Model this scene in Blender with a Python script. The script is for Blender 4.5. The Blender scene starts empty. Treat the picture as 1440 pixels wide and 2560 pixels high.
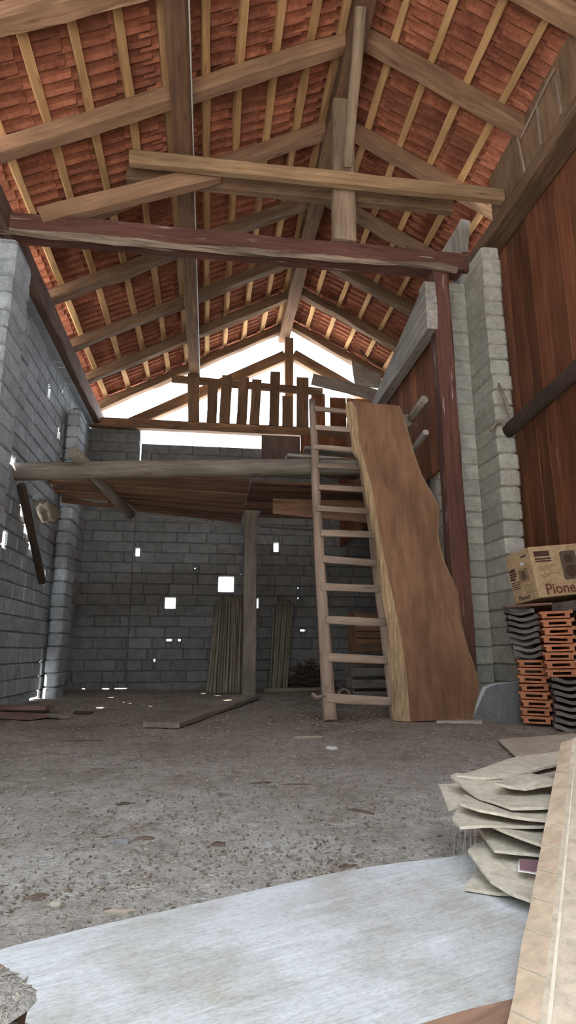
import bpy, math, random
from math import sin, cos, pi, radians, sqrt, exp
from mathutils import Vector, Matrix, noise
random.seed(7)
sc = bpy.context.scene
col = sc.collection
V = Vector
XR, ZR, SL = 1.178, 5.80, 0.545          # ridge x, batten underside at the ridge, roof slope
def roof(x): return ZR - SL*abs(x-XR)

# ------------------------------------------------------------------ materials
def nt(name):
    m = bpy.data.materials.new(name); m.use_nodes = True
    n = m.node_tree.nodes; l = m.node_tree.links
    b = n['Principled BSDF']; b.inputs['Specular IOR Level'].default_value = 0.25
    return m, n, l, b
def ramp(n, stops):
    r = n.new('ShaderNodeValToRGB'); e = r.color_ramp.elements
    while len(e) < len(stops): e.new(0.5)
    for i, (p, c) in enumerate(stops): e[i].position = p; e[i].color = (*c, 1)
    return r
def mixc(n, l, fac, a, b, mode='MIX'):
    m = n.new('ShaderNodeMix'); m.data_type = 'RGBA'; m.blend_type = mode
    for s, v in ((m.inputs[0], fac), (m.inputs[6], a), (m.inputs[7], b)):
        if hasattr(v, 'is_output'): l.new(v, s)
        elif isinstance(v, (int, float)): s.default_value = v
        else: s.default_value = (*v, 1)
    return m.outputs[2]
def coords(n, l, scale, rand=True):
    tc = n.new('ShaderNodeTexCoord'); mp = n.new('ShaderNodeMapping'); mp.inputs['Scale'].default_value = scale
    src = tc.outputs['Object']
    if rand:
        oi = n.new('ShaderNodeObjectInfo'); mu = n.new('ShaderNodeMath'); mu.operation = 'MULTIPLY'; mu.inputs[1].default_value = 37.0
        l.new(oi.outputs['Random'], mu.inputs[0])
        at = n.new('ShaderNodeAttribute'); at.attribute_name = 'rnd'
        ad = n.new('ShaderNodeMath'); ad.operation = 'MULTIPLY_ADD'; ad.inputs[1].default_value = 23.0
        l.new(at.outputs['Fac'], ad.inputs[0]); l.new(mu.outputs[0], ad.inputs[2])
        va = n.new('ShaderNodeVectorMath'); va.operation = 'ADD'
        l.new(src, va.inputs[0]); l.new(ad.outputs[0], va.inputs[1]); src = va.outputs[0]
    l.new(src, mp.inputs[0])
    return mp.outputs[0]
def tex(n, l, vec, scale, detail=5, rough=0.6, dist=0.0):
    t = n.new('ShaderNodeTexNoise'); t.inputs['Scale'].default_value = scale; t.inputs['Detail'].default_value = detail
    t.inputs['Roughness'].default_value = rough; t.inputs['Distortion'].default_value = dist
    l.new(vec, t.inputs['Vector']); return t.outputs['Fac']
def bump(n, l, b, h, strength=0.5, dist=0.01):
    bp = n.new('ShaderNodeBump'); bp.inputs['Strength'].default_value = strength; bp.inputs['Distance'].default_value = dist
    l.new(h, bp.inputs['Height']); l.new(bp.outputs[0], b.inputs['Normal'])
def vary(n, l, colr, amt=0.25):
    """brightness variation per object and per built piece"""
    oi = n.new('ShaderNodeObjectInfo'); at = n.new('ShaderNodeAttribute'); at.attribute_name = 'rnd'
    a = n.new('ShaderNodeMath'); a.operation = 'ADD'; l.new(oi.outputs['Random'], a.inputs[0]); l.new(at.outputs['Fac'], a.inputs[1])
    f = n.new('ShaderNodeMath'); f.operation = 'FRACT'; l.new(a.outputs[0], f.inputs[0])
    mr = n.new('ShaderNodeMapRange'); mr.inputs[3].default_value = 1-amt; mr.inputs[4].default_value = 1+amt; l.new(f.outputs[0], mr.inputs[0])
    hs = n.new('ShaderNodeHueSaturation'); l.new(colr, hs.inputs['Color']); l.new(mr.outputs[0], hs.inputs['Value'])
    return hs.outputs[0]
def wood(name, dark, light, axis='X', rough=0.85, grain=1.0, amt=0.18, extra=None, strength=0.5, knots=True):
    m, n, l, b = nt(name)
    s = {'X': (1.2, 16, 16), 'Y': (16, 1.2, 16), 'Z': (16, 16, 1.2)}[axis]
    v = coords(n, l, tuple(q*grain for q in s)); big = coords(n, l, {'X': (1, 3, 3), 'Y': (3, 1, 3), 'Z': (3, 3, 1)}[axis])
    g = tex(n, l, v, 2.2, 7, 0.65, 0.6)
    r = ramp(n, [(0.28, dark), (0.72, light)]); l.new(g, r.inputs[0])
    c = r.outputs[0]
    g2 = tex(n, l, big, 1.6, 3, 0.5)
    r2 = ramp(n, [(0.3, (0.6, 0.58, 0.56)), (0.7, (1.15, 1.12, 1.1))]); l.new(g2, r2.inputs[0])
    c = mixc(n, l, 0.8, c, r2.outputs[0], 'MULTIPLY')
    if knots:
        vo = n.new('ShaderNodeTexVoronoi'); vo.inputs['Scale'].default_value = 1.0
        l.new(coords(n, l, {'X': (2.2, 9, 9), 'Y': (9, 2.2, 9), 'Z': (9, 9, 2.2)}[axis]), vo.inputs['Vector'])
        k = ramp(n, [(0.0, (0.35, 0.28, 0.22)), (0.16, (1, 1, 1))]); l.new(vo.outputs['Distance'], k.inputs[0])
        c = mixc(n, l, 0.8, c, k.outputs[0], 'MULTIPLY')
    if extra:   # (colour, threshold) patches of another tone, e.g. scraped or bleached wood
        e = tex(n, l, coords(n, l, {'X': (0.8, 9, 9), 'Y': (9, 0.8, 9), 'Z': (9, 9, 0.8)}[axis]), 1.7, 4, 0.6)
        re = ramp(n, [(extra[1], (0, 0, 0)), (extra[1]+0.07, (1, 1, 1))]); l.new(e, re.inputs[0])
        c = mixc(n, l, re.outputs[0], c, extra[0])
    l.new(vary(n, l, c, amt), b.inputs['Base Color']); b.inputs['Roughness'].default_value = rough
    bump(n, l, b, g, strength, 0.006)
    return m
def stone(name, dark, light, scale=9, strength=0.8, amt=0.14, rough=0.95, tint=None):
    m, n, l, b = nt(name)
    v = coords(n, l, (1, 1, 1))
    g = tex(n, l, v, scale, 8, 0.7); f = tex(n, l, v, scale*7, 5, 0.7)
    r = ramp(n, [(0.3, dark), (0.7, light)]); l.new(g, r.inputs[0])
    r2 = ramp(n, [(0.3, (0.65, 0.65, 0.65)), (0.65, (1.1, 1.1, 1.1))]); l.new(f, r2.inputs[0])
    c = mixc(n, l, 0.85, r.outputs[0], r2.outputs[0], 'MULTIPLY')
    if tint:
        t = tex(n, l, v, 1.1, 3, 0.5); rt = ramp(n, [(0.48, (0, 0, 0)), (0.62, (1, 1, 1))]); l.new(t, rt.inputs[0])
        c = mixc(n, l, rt.outputs[0], c, mixc(n, l, 0.5, c, tint))
    l.new(vary(n, l, c, amt), b.inputs['Base Color']); b.inputs['Roughness'].default_value = rough
    ad = n.new('ShaderNodeMath'); ad.operation = 'ADD'; l.new(g, ad.inputs[0]); l.new(f, ad.inputs[1])
    bump(n, l, b, ad.outputs[0], strength, 0.012)
    return m
def plain(name, c, rough=0.8, amt=0.0, metal=0.0):
    m, n, l, b = nt(name)
    g = tex(n, l, coords(n, l, (1, 1, 1)), 30, 4, 0.6)
    r = ramp(n, [(0.3, tuple(q*0.85 for q in c)), (0.7, tuple(min(1, q*1.12) for q in c))]); l.new(g, r.inputs[0])
    l.new(vary(n, l, r.outputs[0], amt), b.inputs['Base Color']); b.inputs['Roughness'].default_value = rough; b.inputs['Metallic'].default_value = metal
    return m

M = {}
M['batten'] = wood('golden_batten_wood', (0.45, 0.255, 0.115), (0.71, 0.44, 0.215), amt=0.12, knots=True)
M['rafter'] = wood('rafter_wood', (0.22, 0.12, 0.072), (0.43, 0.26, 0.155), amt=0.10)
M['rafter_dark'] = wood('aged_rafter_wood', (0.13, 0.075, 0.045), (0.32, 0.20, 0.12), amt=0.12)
M['king'] = wood('grey_brown_post_wood', (0.22, 0.15, 0.10), (0.46, 0.34, 0.23), amt=0.08)
M['collar'] = wood('collar_wood', (0.26, 0.15, 0.08), (0.50, 0.33, 0.19), amt=0.05)
M['purlin'] = wood('purlin_wood', (0.10, 0.055, 0.035), (0.27, 0.15, 0.085), amt=0.05)
M['red_beam'] = wood('red_brown_stained_wood', (0.085, 0.036, 0.028), (0.185, 0.085, 0.064), amt=0.04, extra=((0.42, 0.33, 0.28), 0.60))
M['bark'] = wood('bark_wane', (0.12, 0.08, 0.06), (0.38, 0.29, 0.22), strength=1.0)
M['grey_wood'] = wood('weathered_grey_wood', (0.20, 0.18, 0.16), (0.46, 0.42, 0.37), amt=0.1)
M['grey_wood_y'] = wood('weathered_grey_plank_wood', (0.20, 0.18, 0.16), (0.46, 0.42, 0.37), axis='Y', amt=0.1, grain=0.7)
M['grey_wood_z'] = wood('weathered_grey_upright_wood', (0.20, 0.18, 0.16), (0.46, 0.42, 0.37), axis='Z', amt=0.1, grain=0.7)
M['plate'] = wood('wall_plate_wood', (0.10, 0.06, 0.045), (0.26, 0.16, 0.12), amt=0.05)
M['dark_pole'] = wood('dark_pole_wood', (0.05, 0.035, 0.028), (0.14, 0.10, 0.075), amt=0.1, strength=0.9)
M['log'] = wood('grey_log_wood', (0.17, 0.14, 0.11), (0.36, 0.31, 0.25), amt=0.08)
M['stick'] = wood('grey_stick_wood', (0.19, 0.165, 0.12), (0.42, 0.37, 0.28), amt=0.2)
M['ladder'] = wood('ladder_wood', (0.27, 0.19, 0.14), (0.50, 0.38, 0.30), amt=0.1)
M['plank_z'] = wood('red_brown_wall_boards', (0.13, 0.045, 0.022), (0.29, 0.115, 0.055), axis='Z', amt=0.34, grain=0.8, knots=False, extra=((0.36, 0.22, 0.14), 0.66))
M['plank_grey_z'] = wood('brown_upper_boards', (0.18, 0.105, 0.06), (0.36, 0.24, 0.15), axis='Z', amt=0.12, grain=0.8, knots=False)
M['deck'] = wood('loft_deck_boards', (0.12, 0.06, 0.04), (0.34, 0.19, 0.12), amt=0.45, knots=False)
M['gable_board'] = wood('gable_board_wood', (0.11, 0.07, 0.06), (0.26, 0.18, 0.15), axis='Z', amt=0.15)
M['slab'] = wood('walnut_slab_wood', (0.17, 0.085, 0.045), (0.30, 0.16, 0.088), axis='Z', grain=0.6, amt=0.0, rough=0.7, strength=0.2, knots=False)
M['slab_bark'] = wood('slab_bark', (0.22, 0.14, 0.075), (0.60, 0.43, 0.25), axis='Z', grain=1.5, strength=1.0, amt=0.0)
def slab_mat():
    m, n, l, b = nt('pale_slab_wood')
    g = tex(n, l, coords(n, l, (3, 42, 42)), 2.2, 6, 0.7, 0.8); k = tex(n, l, coords(n, l, (1, 1, 1)), 5.5, 7, 0.68); f = tex(n, l, coords(n, l, (30, 70, 70)), 3, 5, 0.7)
    r = ramp(n, [(0.25, (0.43, 0.43, 0.43)), (0.7, (0.60, 0.605, 0.61))]); l.new(g, r.inputs[0])
    r2 = ramp(n, [(0.42, (1.0, 1.0, 1.0)), (0.68, (0.66, 0.62, 0.52))]); l.new(k, r2.inputs[0])
    r3 = ramp(n, [(0.3, (0.72, 0.70, 0.68)), (0.55, (1.05, 1.05, 1.05))]); l.new(f, r3.inputs[0])
    c = mixc(n, l, 0.9, r.outputs[0], r2.outputs[0], 'MULTIPLY'); c = mixc(n, l, 0.8, c, r3.outputs[0], 'MULTIPLY')
    l.new(c, b.inputs['Base Color']); b.inputs['Roughness'].default_value = 0.9; bump(n, l, b, g, 0.5, 0.004); return m
M['fslab'] = slab_mat()
M['fslab_bark'] = wood('brown_slab_bark', (0.15, 0.08, 0.05), (0.42, 0.25, 0.17), strength=1.0, amt=0.0)
M['old_plank'] = wood('old_floor_plank_wood', (0.20, 0.16, 0.12), (0.40, 0.34, 0.27), amt=0.1)
M['red_plank'] = wood('old_reddish_board_wood', (0.17, 0.09, 0.07), (0.36, 0.23, 0.18), amt=0.15)
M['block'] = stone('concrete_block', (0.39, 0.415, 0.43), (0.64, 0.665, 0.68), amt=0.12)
M['block_warm'] = stone('pale_pier_block', (0.50, 0.465, 0.385), (0.80, 0.765, 0.65), scale=14, strength=1.0, amt=0.12)
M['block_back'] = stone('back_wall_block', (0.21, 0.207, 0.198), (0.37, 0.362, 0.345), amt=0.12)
M['tile_roof'] = stone('clay_roof_tile', (0.19, 0.056, 0.032), (0.43, 0.160, 0.088), scale=5, strength=0.35, amt=0.28, rough=0.85)
M['tile_orange'] = stone('orange_clay_tile', (0.46, 0.16, 0.075), (0.66, 0.28, 0.15), scale=12, strength=0.4, amt=0.12)
M['tile_dark'] = stone('dark_weathered_tile', (0.13, 0.105, 0.095), (0.27, 0.23, 0.205), scale=12, strength=0.5, amt=0.15)
M['slate'] = stone('grey_sheet', (0.15, 0.152, 0.148), (0.235, 0.24, 0.235), scale=6, strength=0.15, amt=0.0, rough=0.7)
M['slate_edge'] = stone('pale_sheet_edge', (0.45, 0.46, 0.45), (0.62, 0.63, 0.61), scale=20, strength=0.2, amt=0.0)
M['card'] = stone('brown_cardboard', (0.46, 0.37, 0.27), (0.60, 0.50, 0.38), scale=6, strength=0.15, amt=0.08)
M['card_pale'] = stone('dusty_pale_cardboard', (0.42, 0.365, 0.285), (0.58, 0.515, 0.415), scale=7, strength=0.25, amt=0.10)
M['card_box'] = stone('box_cardboard', (0.50, 0.34, 0.19), (0.62, 0.44, 0.26), scale=5, strength=0.1, amt=0.0)
M['card_flange'] = stone('orange_brown_cardboard', (0.47, 0.34, 0.23), (0.55, 0.42, 0.30), scale=3, strength=0.1, amt=0.0)
M['tape'] = plain('pale_tape', (0.62, 0.54, 0.43), 0.6)
M['ink'] = plain('dark_brown_ink', (0.09, 0.05, 0.035), 0.8)
M['ink_logo'] = plain('red_brown_ink', (0.20, 0.07, 0.04), 0.8)
M['ink_light'] = plain('faded_ink', (0.30, 0.19, 0.11), 0.8)
M['label_white'] = plain('white_sticker', (0.75, 0.72, 0.68), 0.6)
M['label_plum'] = plain('plum_print', (0.22, 0.12, 0.13), 0.7)
M['speaker_print'] = plain('printed_speaker', (0.13, 0.095, 0.07), 0.7)
M['wire'] = plain('pale_wire', (0.52, 0.49, 0.44), 0.5)
M['rust_wire'] = plain('dull_wire', (0.26, 0.20, 0.16), 0.6)
M['straw'] = plain('straw_litter', (0.30, 0.265, 0.215), 0.9, 0.35)
M['dark_litter'] = plain('dark_chip', (0.20, 0.155, 0.12), 0.9, 0.4)
M['twig'] = plain('brown_twig', (0.13, 0.085, 0.06), 0.9, 0.4)
M['paper'] = plain('pale_scrap', (0.55, 0.52, 0.48), 0.8)
M['stone_grey'] = stone('grey_stone', (0.25, 0.24, 0.23), (0.42, 0.41, 0.39), scale=20)
M['crate_grey'] = wood('grey_crate_wood', (0.17, 0.155, 0.14), (0.33, 0.31, 0.28), amt=0.15)
M['crate_red'] = wood('reddish_crate_wood', (0.20, 0.10, 0.06), (0.38, 0.21, 0.13), amt=0.15)
def floor_mat():
    m, n, l, b = nt('dusty_dirt_floor')
    v = coords(n, l, (1, 1, 1), False)
    g = tex(n, l, v, 1.6, 8, 0.68); f = tex(n, l, v, 16, 8, 0.78); s = tex(n, l, v, 90, 4, 0.7); pt = tex(n, l, v, 3.3, 7, 0.75, 0.4)
    r = ramp(n, [(0.34, (0.42, 0.38, 0.33)), (0.5, (0.58, 0.55, 0.505)), (0.66, (0.68, 0.675, 0.66))]); l.new(g, r.inputs[0])
    r2 = ramp(n, [(0.32, (0.45, 0.42, 0.38)), (0.62, (1.12, 1.1, 1.08))]); l.new(f, r2.inputs[0])
    c = mixc(n, l, 0.75, r.outputs[0], r2.outputs[0], 'MULTIPLY')
    r3 = ramp(n, [(0.3, (0.55, 0.53, 0.5)), (0.62, (1.15, 1.14, 1.13))]); l.new(s, r3.inputs[0])
    c = mixc(n, l, 0.7, c, r3.outputs[0], 'MULTIPLY')
    rp = ramp(n, [(0.60, (0, 0, 0)), (0.66, (1, 1, 1))]); l.new(pt, rp.inputs[0])
    c = mixc(n, l, rp.outputs[0], c, mixc(n, l, 0.65, c, (0.13, 0.09, 0.06)))
    # browner earth to the rear, pale dust in front; light falloff is painted in too
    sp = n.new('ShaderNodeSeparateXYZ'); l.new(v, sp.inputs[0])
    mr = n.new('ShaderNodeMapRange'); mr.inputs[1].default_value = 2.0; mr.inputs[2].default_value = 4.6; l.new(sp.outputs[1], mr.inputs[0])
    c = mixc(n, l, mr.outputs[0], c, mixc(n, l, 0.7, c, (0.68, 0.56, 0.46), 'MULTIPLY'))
    l.new(c, b.inputs['Base Color']); b.inputs['Roughness'].default_value = 1.0
    ad = n.new('ShaderNodeMath'); ad.operation = 'ADD'; l.new(f, ad.inputs[0]); l.new(s, ad.inputs[1])
    bump(n, l, b, ad.outputs[0], 0.9, 0.02)
    return m
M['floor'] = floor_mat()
M['ground'] = stone('pale_gravel', (0.46, 0.455, 0.44), (0.62, 0.61, 0.59), scale=3, strength=0.2, amt=0.0)

# ------------------------------------------------------------------ mesh helpers
class MB:
    def __init__(s): s.v = []; s.f = []; s.r = []
    def add(s, verts, faces, r=None):
        if r is None: r = random.random()
        k = len(s.v); s.v += [tuple(p) for p in verts]
        for f in faces: s.f.append(tuple(i+k for i in f)); s.r.append(r)
    def box(s, lo, hi, r=None, mat=None, cham=0.0):
        x0, y0, z0 = lo; x1, y1, z1 = hi
        vs = [V((x, y, z)) for z in (z0, z1) for y in (y0, y1) for x in (x0, x1)]
        if mat is not None: vs = [mat @ p for p in vs]
        s.add(vs, [(0, 2, 3, 1), (4, 5, 7, 6), (0, 1, 5, 4), (1, 3, 7, 5), (3, 2, 6, 7), (2, 0, 4, 6)], r)
    def prism(s, poly, d, r=None):
        """poly: 3-D outline, d: thickness vector"""
        n = len(poly); d = V(d); a = [V(p) for p in poly]; b = [p+d for p in a]
        nrm = V((0, 0, 0))
        for i in range(n): nrm += a[i].cross(a[(i+1) % n])
        if nrm.dot(d) > 0: a, b = b, a
        s.add(a+b, [tuple(range(n)), tuple(range(2*n-1, n-1, -1))]+[(i, i+n, (i+1) % n+n, (i+1) % n) for i in range(n)], r)
    def tube(s, pts, rad, seg=10, r=None, cap=True, jit=0.0):
        pts = [V(p) for p in pts]; n = len(pts)
        if not hasattr(rad, '__len__'): rad = [rad]*n
        vs = []; fs = []; up = None
        for i, p in enumerate(pts):
            t = (pts[min(i+1, n-1)]-pts[max(i-1, 0)]).normalized()
            if up is None: up = V((0, 0, 1)) if abs(t.z) < 0.9 else V((1, 0, 0))
            a = t.cross(up).normalized(); b = a.cross(t); up = b
            for k in range(seg):
                q = 2*pi*k/seg; rr = rad[i]*(1+jit*(noise.noise(p*5+V((k*0.7, 0, 0)))))
                vs.append(p+a*cos(q)*rr+b*sin(q)*rr)
        for i in range(n-1):
            for k in range(seg):
                fs.append((i*seg+k, i*seg+(k+1) % seg, (i+1)*seg+(k+1) % seg, (i+1)*seg+k))
        if cap: fs += [tuple(range(seg-1, -1, -1)), tuple((n-1)*seg+k for k in range(seg))]
        s.add(vs, fs, r)
    def build(s, name, mat, parent=None, smooth=False, loc=None):
        me = bpy.data.meshes.new(name); me.from_pydata(s.v, [], s.f)
        at = me.attributes.new('rnd', 'FLOAT', 'FACE'); at.data.foreach_set('value', s.r)
        me.materials.append(mat); me.update()
        if smooth: me.shade_smooth()
        o = bpy.data.objects.new(name, me); col.objects.link(o)
        if parent: o.parent = parent
        if loc: o.location = loc
        return o
def tag(o, label, cat, group=None, kind=None):
    o['label'] = label; o['category'] = cat
    if group: o['group'] = group
    o['kind'] = kind or 'thing'
    return o
def structure(o): o['kind'] = 'structure'; return o
def empty(name, loc, label, cat, group=None):
    o = bpy.data.objects.new(name, None); o.location = loc; o.empty_display_size = 0.1; col.objects.link(o)
    return tag(o, label, cat, group)
def ordinal(i): return ['first', 'second', 'third', 'fourth', 'fifth', 'sixth', 'seventh', 'eighth', 'ninth', 'tenth', 'eleventh', 'twelfth'][i]

def frame(A, B, up=(0, 0, 1)):
    A = V(A); B = V(B); x = (B-A).normalized(); up = V(up); y = up.cross(x).normalized(); z = x.cross(y)
    m = Matrix((x, y, z)).transposed().to_4x4(); m.translation = A
    return m, (B-A).length
def beam(name, A, B, w, h, mat, parent=None, up=(0, 0, 1), cham=0.012, wob=0.006, seed=None, seg=None, taper=1.0, cuts=(0, 0), wane=None):
    """squared timber from A to B (centre line); local X runs along the grain"""
    m, L = frame(A, B, up); n = seg or max(2, int(L/0.18)); sd = random.random()*90 if seed is None else seed
    c = cham; pr = [(-w/2+c, -h/2), (w/2-c, -h/2), (w/2, -h/2+c), (w/2, h/2-c), (w/2-c, h/2), (-w/2+c, h/2), (-w/2, h/2-c), (-w/2, -h/2+c)]
    vs = []; fs = []
    for i in range(n+1):
        t = i/n; sc_ = 1+(taper-1)*t
        for k, (y, z) in enumerate(pr):
            q = V((t*L*2.2, k*1.7, sd)); x = t*L+(cuts[0]*(z/h) if i == 0 else cuts[1]*(z/h) if i == n else 0)
            wv = wane if (wane and k in (0, 7)) else wob
            vs.append((x, y*sc_+wv*noise.noise(q), z*sc_+wv*noise.noise(q+V((9, 3, 1)))))
    for i in range(n):
        for k in range(8): fs.append((i*8+k, i*8+(k+1) % 8, (i+1)*8+(k+1) % 8, (i+1)*8+k))
    fs += [tuple(range(7, -1, -1)), tuple(n*8+k for k in range(8))]
    b = MB(); b.add(vs, fs, 0.0); o = b.build(name, mat, parent); o.matrix_world = m
    if parent: o.matrix_parent_inverse = Matrix(); o.matrix_basis = parent.matrix_basis.inverted() @ m
    return o
def log(name, A, B, r0, r1, mat, parent=None, seg=14, bend=0.0, wob=0.05):
    m, L = frame(A, B); n = max(3, int(L/0.15)); sd = random.random()*50; b = MB(); pts = []; rr = []
    for i in range(n+1):
        t = i/n; pts.append((t*L, bend*sin(pi*t)+0.01*noise.noise(V((t*L*1.3, sd, 0))), 0.01*noise.noise(V((t*L*1.3, sd, 7)))))
        rr.append((r0+(r1-r0)*t)*(1+wob*noise.noise(V((t*L*3, sd, 3)))))
    b.tube(pts, rr, seg, 0.0, jit=0.06); o = b.build(name, mat, parent, smooth=False); o.matrix_world = m
    me = o.data
    for p in me.polygons: p.use_smooth = len(p.vertices) == 4
    if parent: o.matrix_basis = parent.matrix_basis.inverted() @ m
    return o

def subtract(rects, hole):
    hx0, hx1, hz0, hz1 = hole; out = []
    for (a, b, c, d) in rects:
        if hx1 <= a or hx0 >= b or hz1 <= c or hz0 >= d: out.append((a, b, c, d)); continue
        if hx0 > a: out.append((a, hx0, c, d))
        if hx1 < b: out.append((hx1, b, c, d))
        m0, m1 = max(a, hx0), min(b, hx1)
        if hz0 > c: out.append((m0, m1, c, hz0))
        if hz1 < d: out.append((m0, m1, hz1, d))
    return out
def block(mb, tf, u0, u1, w0, w1, depth, bev=0.010, bulge=0.0, r=None):
    """one wall block: front face at depth 0 (with bevelled arris), back at 'depth'; tf maps (u, depth, w) to world"""
    j = random.uniform(-0.004, 0.006); bv = min(bev, (u1-u0)*0.3, (w1-w0)*0.3)
    f = [(u0+bv, j, w0+bv), (u1-bv, j, w0+bv), (u1-bv, j, w1-bv), (u0+bv, j, w1-bv)]
    f = [(a+random.uniform(-.003, .003), b_, c+random.uniform(-.003, .003)) for a, b_, c in f]
    e = [(u0, bv*1.6, w0), (u1, bv*1.6, w0), (u1, bv*1.6, w1), (u0, bv*1.6, w1)]
    k = [(u0, depth, w0), (u1, depth, w0), (u1, depth, w1), (u0, depth, w1)]
    vs = [tf(*p) for p in f+e+k]
    fs = [(0, 1, 2, 3)]
    for i in range(4):
        q = (i+1) % 4; fs.append((i, i+4, q+4, q)); fs.append((i+4, i+8, q+8, q+4))
    fs.append((11, 10, 9, 8))
    mb.add(vs, fs, r)
def block_wall(mb, tf, u0, u1, z0, top, rowh, blen, depth, holes=(), seams=(), topf=None, jitter=0.0):
    """coursed block wall; topf(u) gives a stepped top height"""
    z = z0; row = 0
    while z < top-0.01:
        z1 = min(z+rowh, top); u = u0-(blen*0.5 if row % 2 else 0)-random.uniform(0, 0.06); edges = [u0]
        while u < u1:
            u += blen*random.uniform(0.86, 1.1)
            if u-edges[-1] > 0.06 and u < u1-0.06: edges.append(u)
        for s_ in seams: edges = [e for e in edges if abs(e-s_) > 0.07]+[s_]
        edges = sorted(set(edges))+[u1]
        for a, b in zip(edges, edges[1:]):
            if topf and (z+z1)/2 > topf((a+b)/2): continue
            rects = [(a, b, z, z1)]
            for h in holes: rects = subtract(rects, h)
            r = random.random()
            for q in rects:
                if q[1]-q[0] > 0.002 and q[3]-q[2] > 0.002: block(mb, tf, q[0], q[1], q[2], q[3], depth, bev=0.013, r=r)
        z = z1; row += 1
def flip(mb): mb.f = [tuple(reversed(f)) for f in mb.f]

# ------------------------------------------------------------------ floor and outside ground
def floorz(x, y):
    return 0.03*exp(-((x-1.5)/1.1)**2-((y-4.35)/0.9)**2)+0.008*noise.noise(V((x*1.4, y*1.4, 0)))+0.005*noise.noise(V((x*5, y*5, 3)))
b = MB(); nx, ny = 130, 190; x0, x1, y0, y1 = -2.1, 3.1, -0.4, 8.85
for j in range(ny+1):
    for i in range(nx+1):
        x = x0+(x1-x0)*i/nx; y = y0+(y1-y0)*(j/ny)**1.3; b.v.append((x, y, floorz(x, y)+0.004*noise.noise(V((x*14, y*14, 5)))))
for j in range(ny):
    for i in range(nx): k = j*(nx+1)+i; b.f.append((k, k+1, k+nx+2, k+nx+1)); b.r.append(0)
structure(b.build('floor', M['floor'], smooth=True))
b = MB(); b.add([(-30, -30, -0.06), (30, -30, -0.06), (30, 40, -0.06), (-30, 40, -0.06)], [(0, 1, 2, 3)], 0); structure(b.build('ground', M['ground']))

# ------------------------------------------------------------------ walls
XL, YB = -1.87, 8.72
LIGHT_DOOR = (-1.75, 0.75)  # opening in the added front wall, sized for the light
# left wall: holes are (y0, y1, z0, z1)
hl = [(5.10, 5.19, 2.99, 3.11), (5.19, 5.26, 3.49, 3.62), (6.47, 6.54, 3.31, 3.45), (7.04, 7.11, 3.03, 3.16), (5.96, 6.07, 1.83, 1.965), (6.15, 6.25, 1.69, 1.825),
      (5.56, 5.67, 1.44, 1.58), (6.35, 6.45, 1.56, 1.70), (6.96, 7.05, 1.27, 1.40), (5.56, 5.66, 2.22, 2.30), (7.205, 7.235, 0.0, 0.42), (6.9, 7.25, 0.0, 0.022),
      (7.05, 7.09, 3.62, 3.66), (6.7, 6.72, 3.68, 3.72), (6.85, 6.87, 3.70, 3.74), (5.5, 5.53, 2.06, 2.09)]
b = MB(); block_wall(b, lambda u, d, w: (XL-d, u, w), -0.3, YB, -0.06, 3.82, 0.152, 0.36, 0.045, hl)
flip(b)
for ya, yb in ((-0.3, 5.9), (5.915, 6.6), (6.62, 6.74), (6.77, 7.2), (7.22, YB)): b.box((-1.90, ya, 3.80), (-1.79, yb, 3.86))     # mortar bed under the plate
structure(b.build('wall_left', M['block']))
# back wall: holes are (x0, x1, z0, z1)
hb = [(-0.64, -0.487, 1.114, 1.272), (0.12, 0.345, 1.36, 1.585), (0.665, 0.715, 1.13, 1.275), (0.93, 1.01, 1.97, 2.115), (-1.10, -1.03, 1.86, 1.99),
      (-0.60, -0.52, 0.655, 0.685), (-0.435, -0.395, 0.655, 0.685), (-0.765, -0.735, 0.37, 0.41), (-0.85, -0.84, 0.53, 0.54), (1.29, 1.32, 1.42, 1.45), (1.29, 1.32, 1.27, 1.30),
      (1.33, 1.41, 0.80, 0.83), (-1.145, -1.135, 0.58, 0.60), (-1.15, -1.14, 0.24, 0.26), (-0.24, -0.22, 1.69, 1.72), (0.44, 0.46, 1.62, 1.64),
      (0.0, 0.02, 2.36, 2.38), (0.03, 0.045, 2.25, 2.27), (-0.02, 0.0, 2.24, 2.26),
      (-1.72, -1.66, 0.0, 0.02), (-1.45, -1.34, 0.0, 0.02), (-1.28, -1.10, 0.0, 0.02), (-1.125, -1.095, 2.9, 3.62)]
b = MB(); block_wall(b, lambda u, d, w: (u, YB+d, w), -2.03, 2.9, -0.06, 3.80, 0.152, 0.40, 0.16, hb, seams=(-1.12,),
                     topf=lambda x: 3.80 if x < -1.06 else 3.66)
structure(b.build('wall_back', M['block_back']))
# unseen board wall added behind the camera; its opening shapes the daylight
b = MB(); x = -2.0
while x < 2.9:
    x2 = min(x+random.uniform(0.16, 0.24), 2.9); xm = (x+x2)/2; zb = 3.5 if LIGHT_DOOR[0] < xm < LIGHT_DOOR[1] else 0.0
    b.box((x+.002, -0.30, zb), (x2-.002, -0.272, min(4.1, roof(xm)-0.12))); x = x2
structure(b.build('wall_front_added', M['plank_z']))
# unseen block added outside, hiding low sky from the opening to darken the rear
b = MB(); b.box((-14, -9.0, -0.06), (12, -7.0, 5.6)); structure(b.build('wall_light_blocker', M['block_back']))
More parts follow.
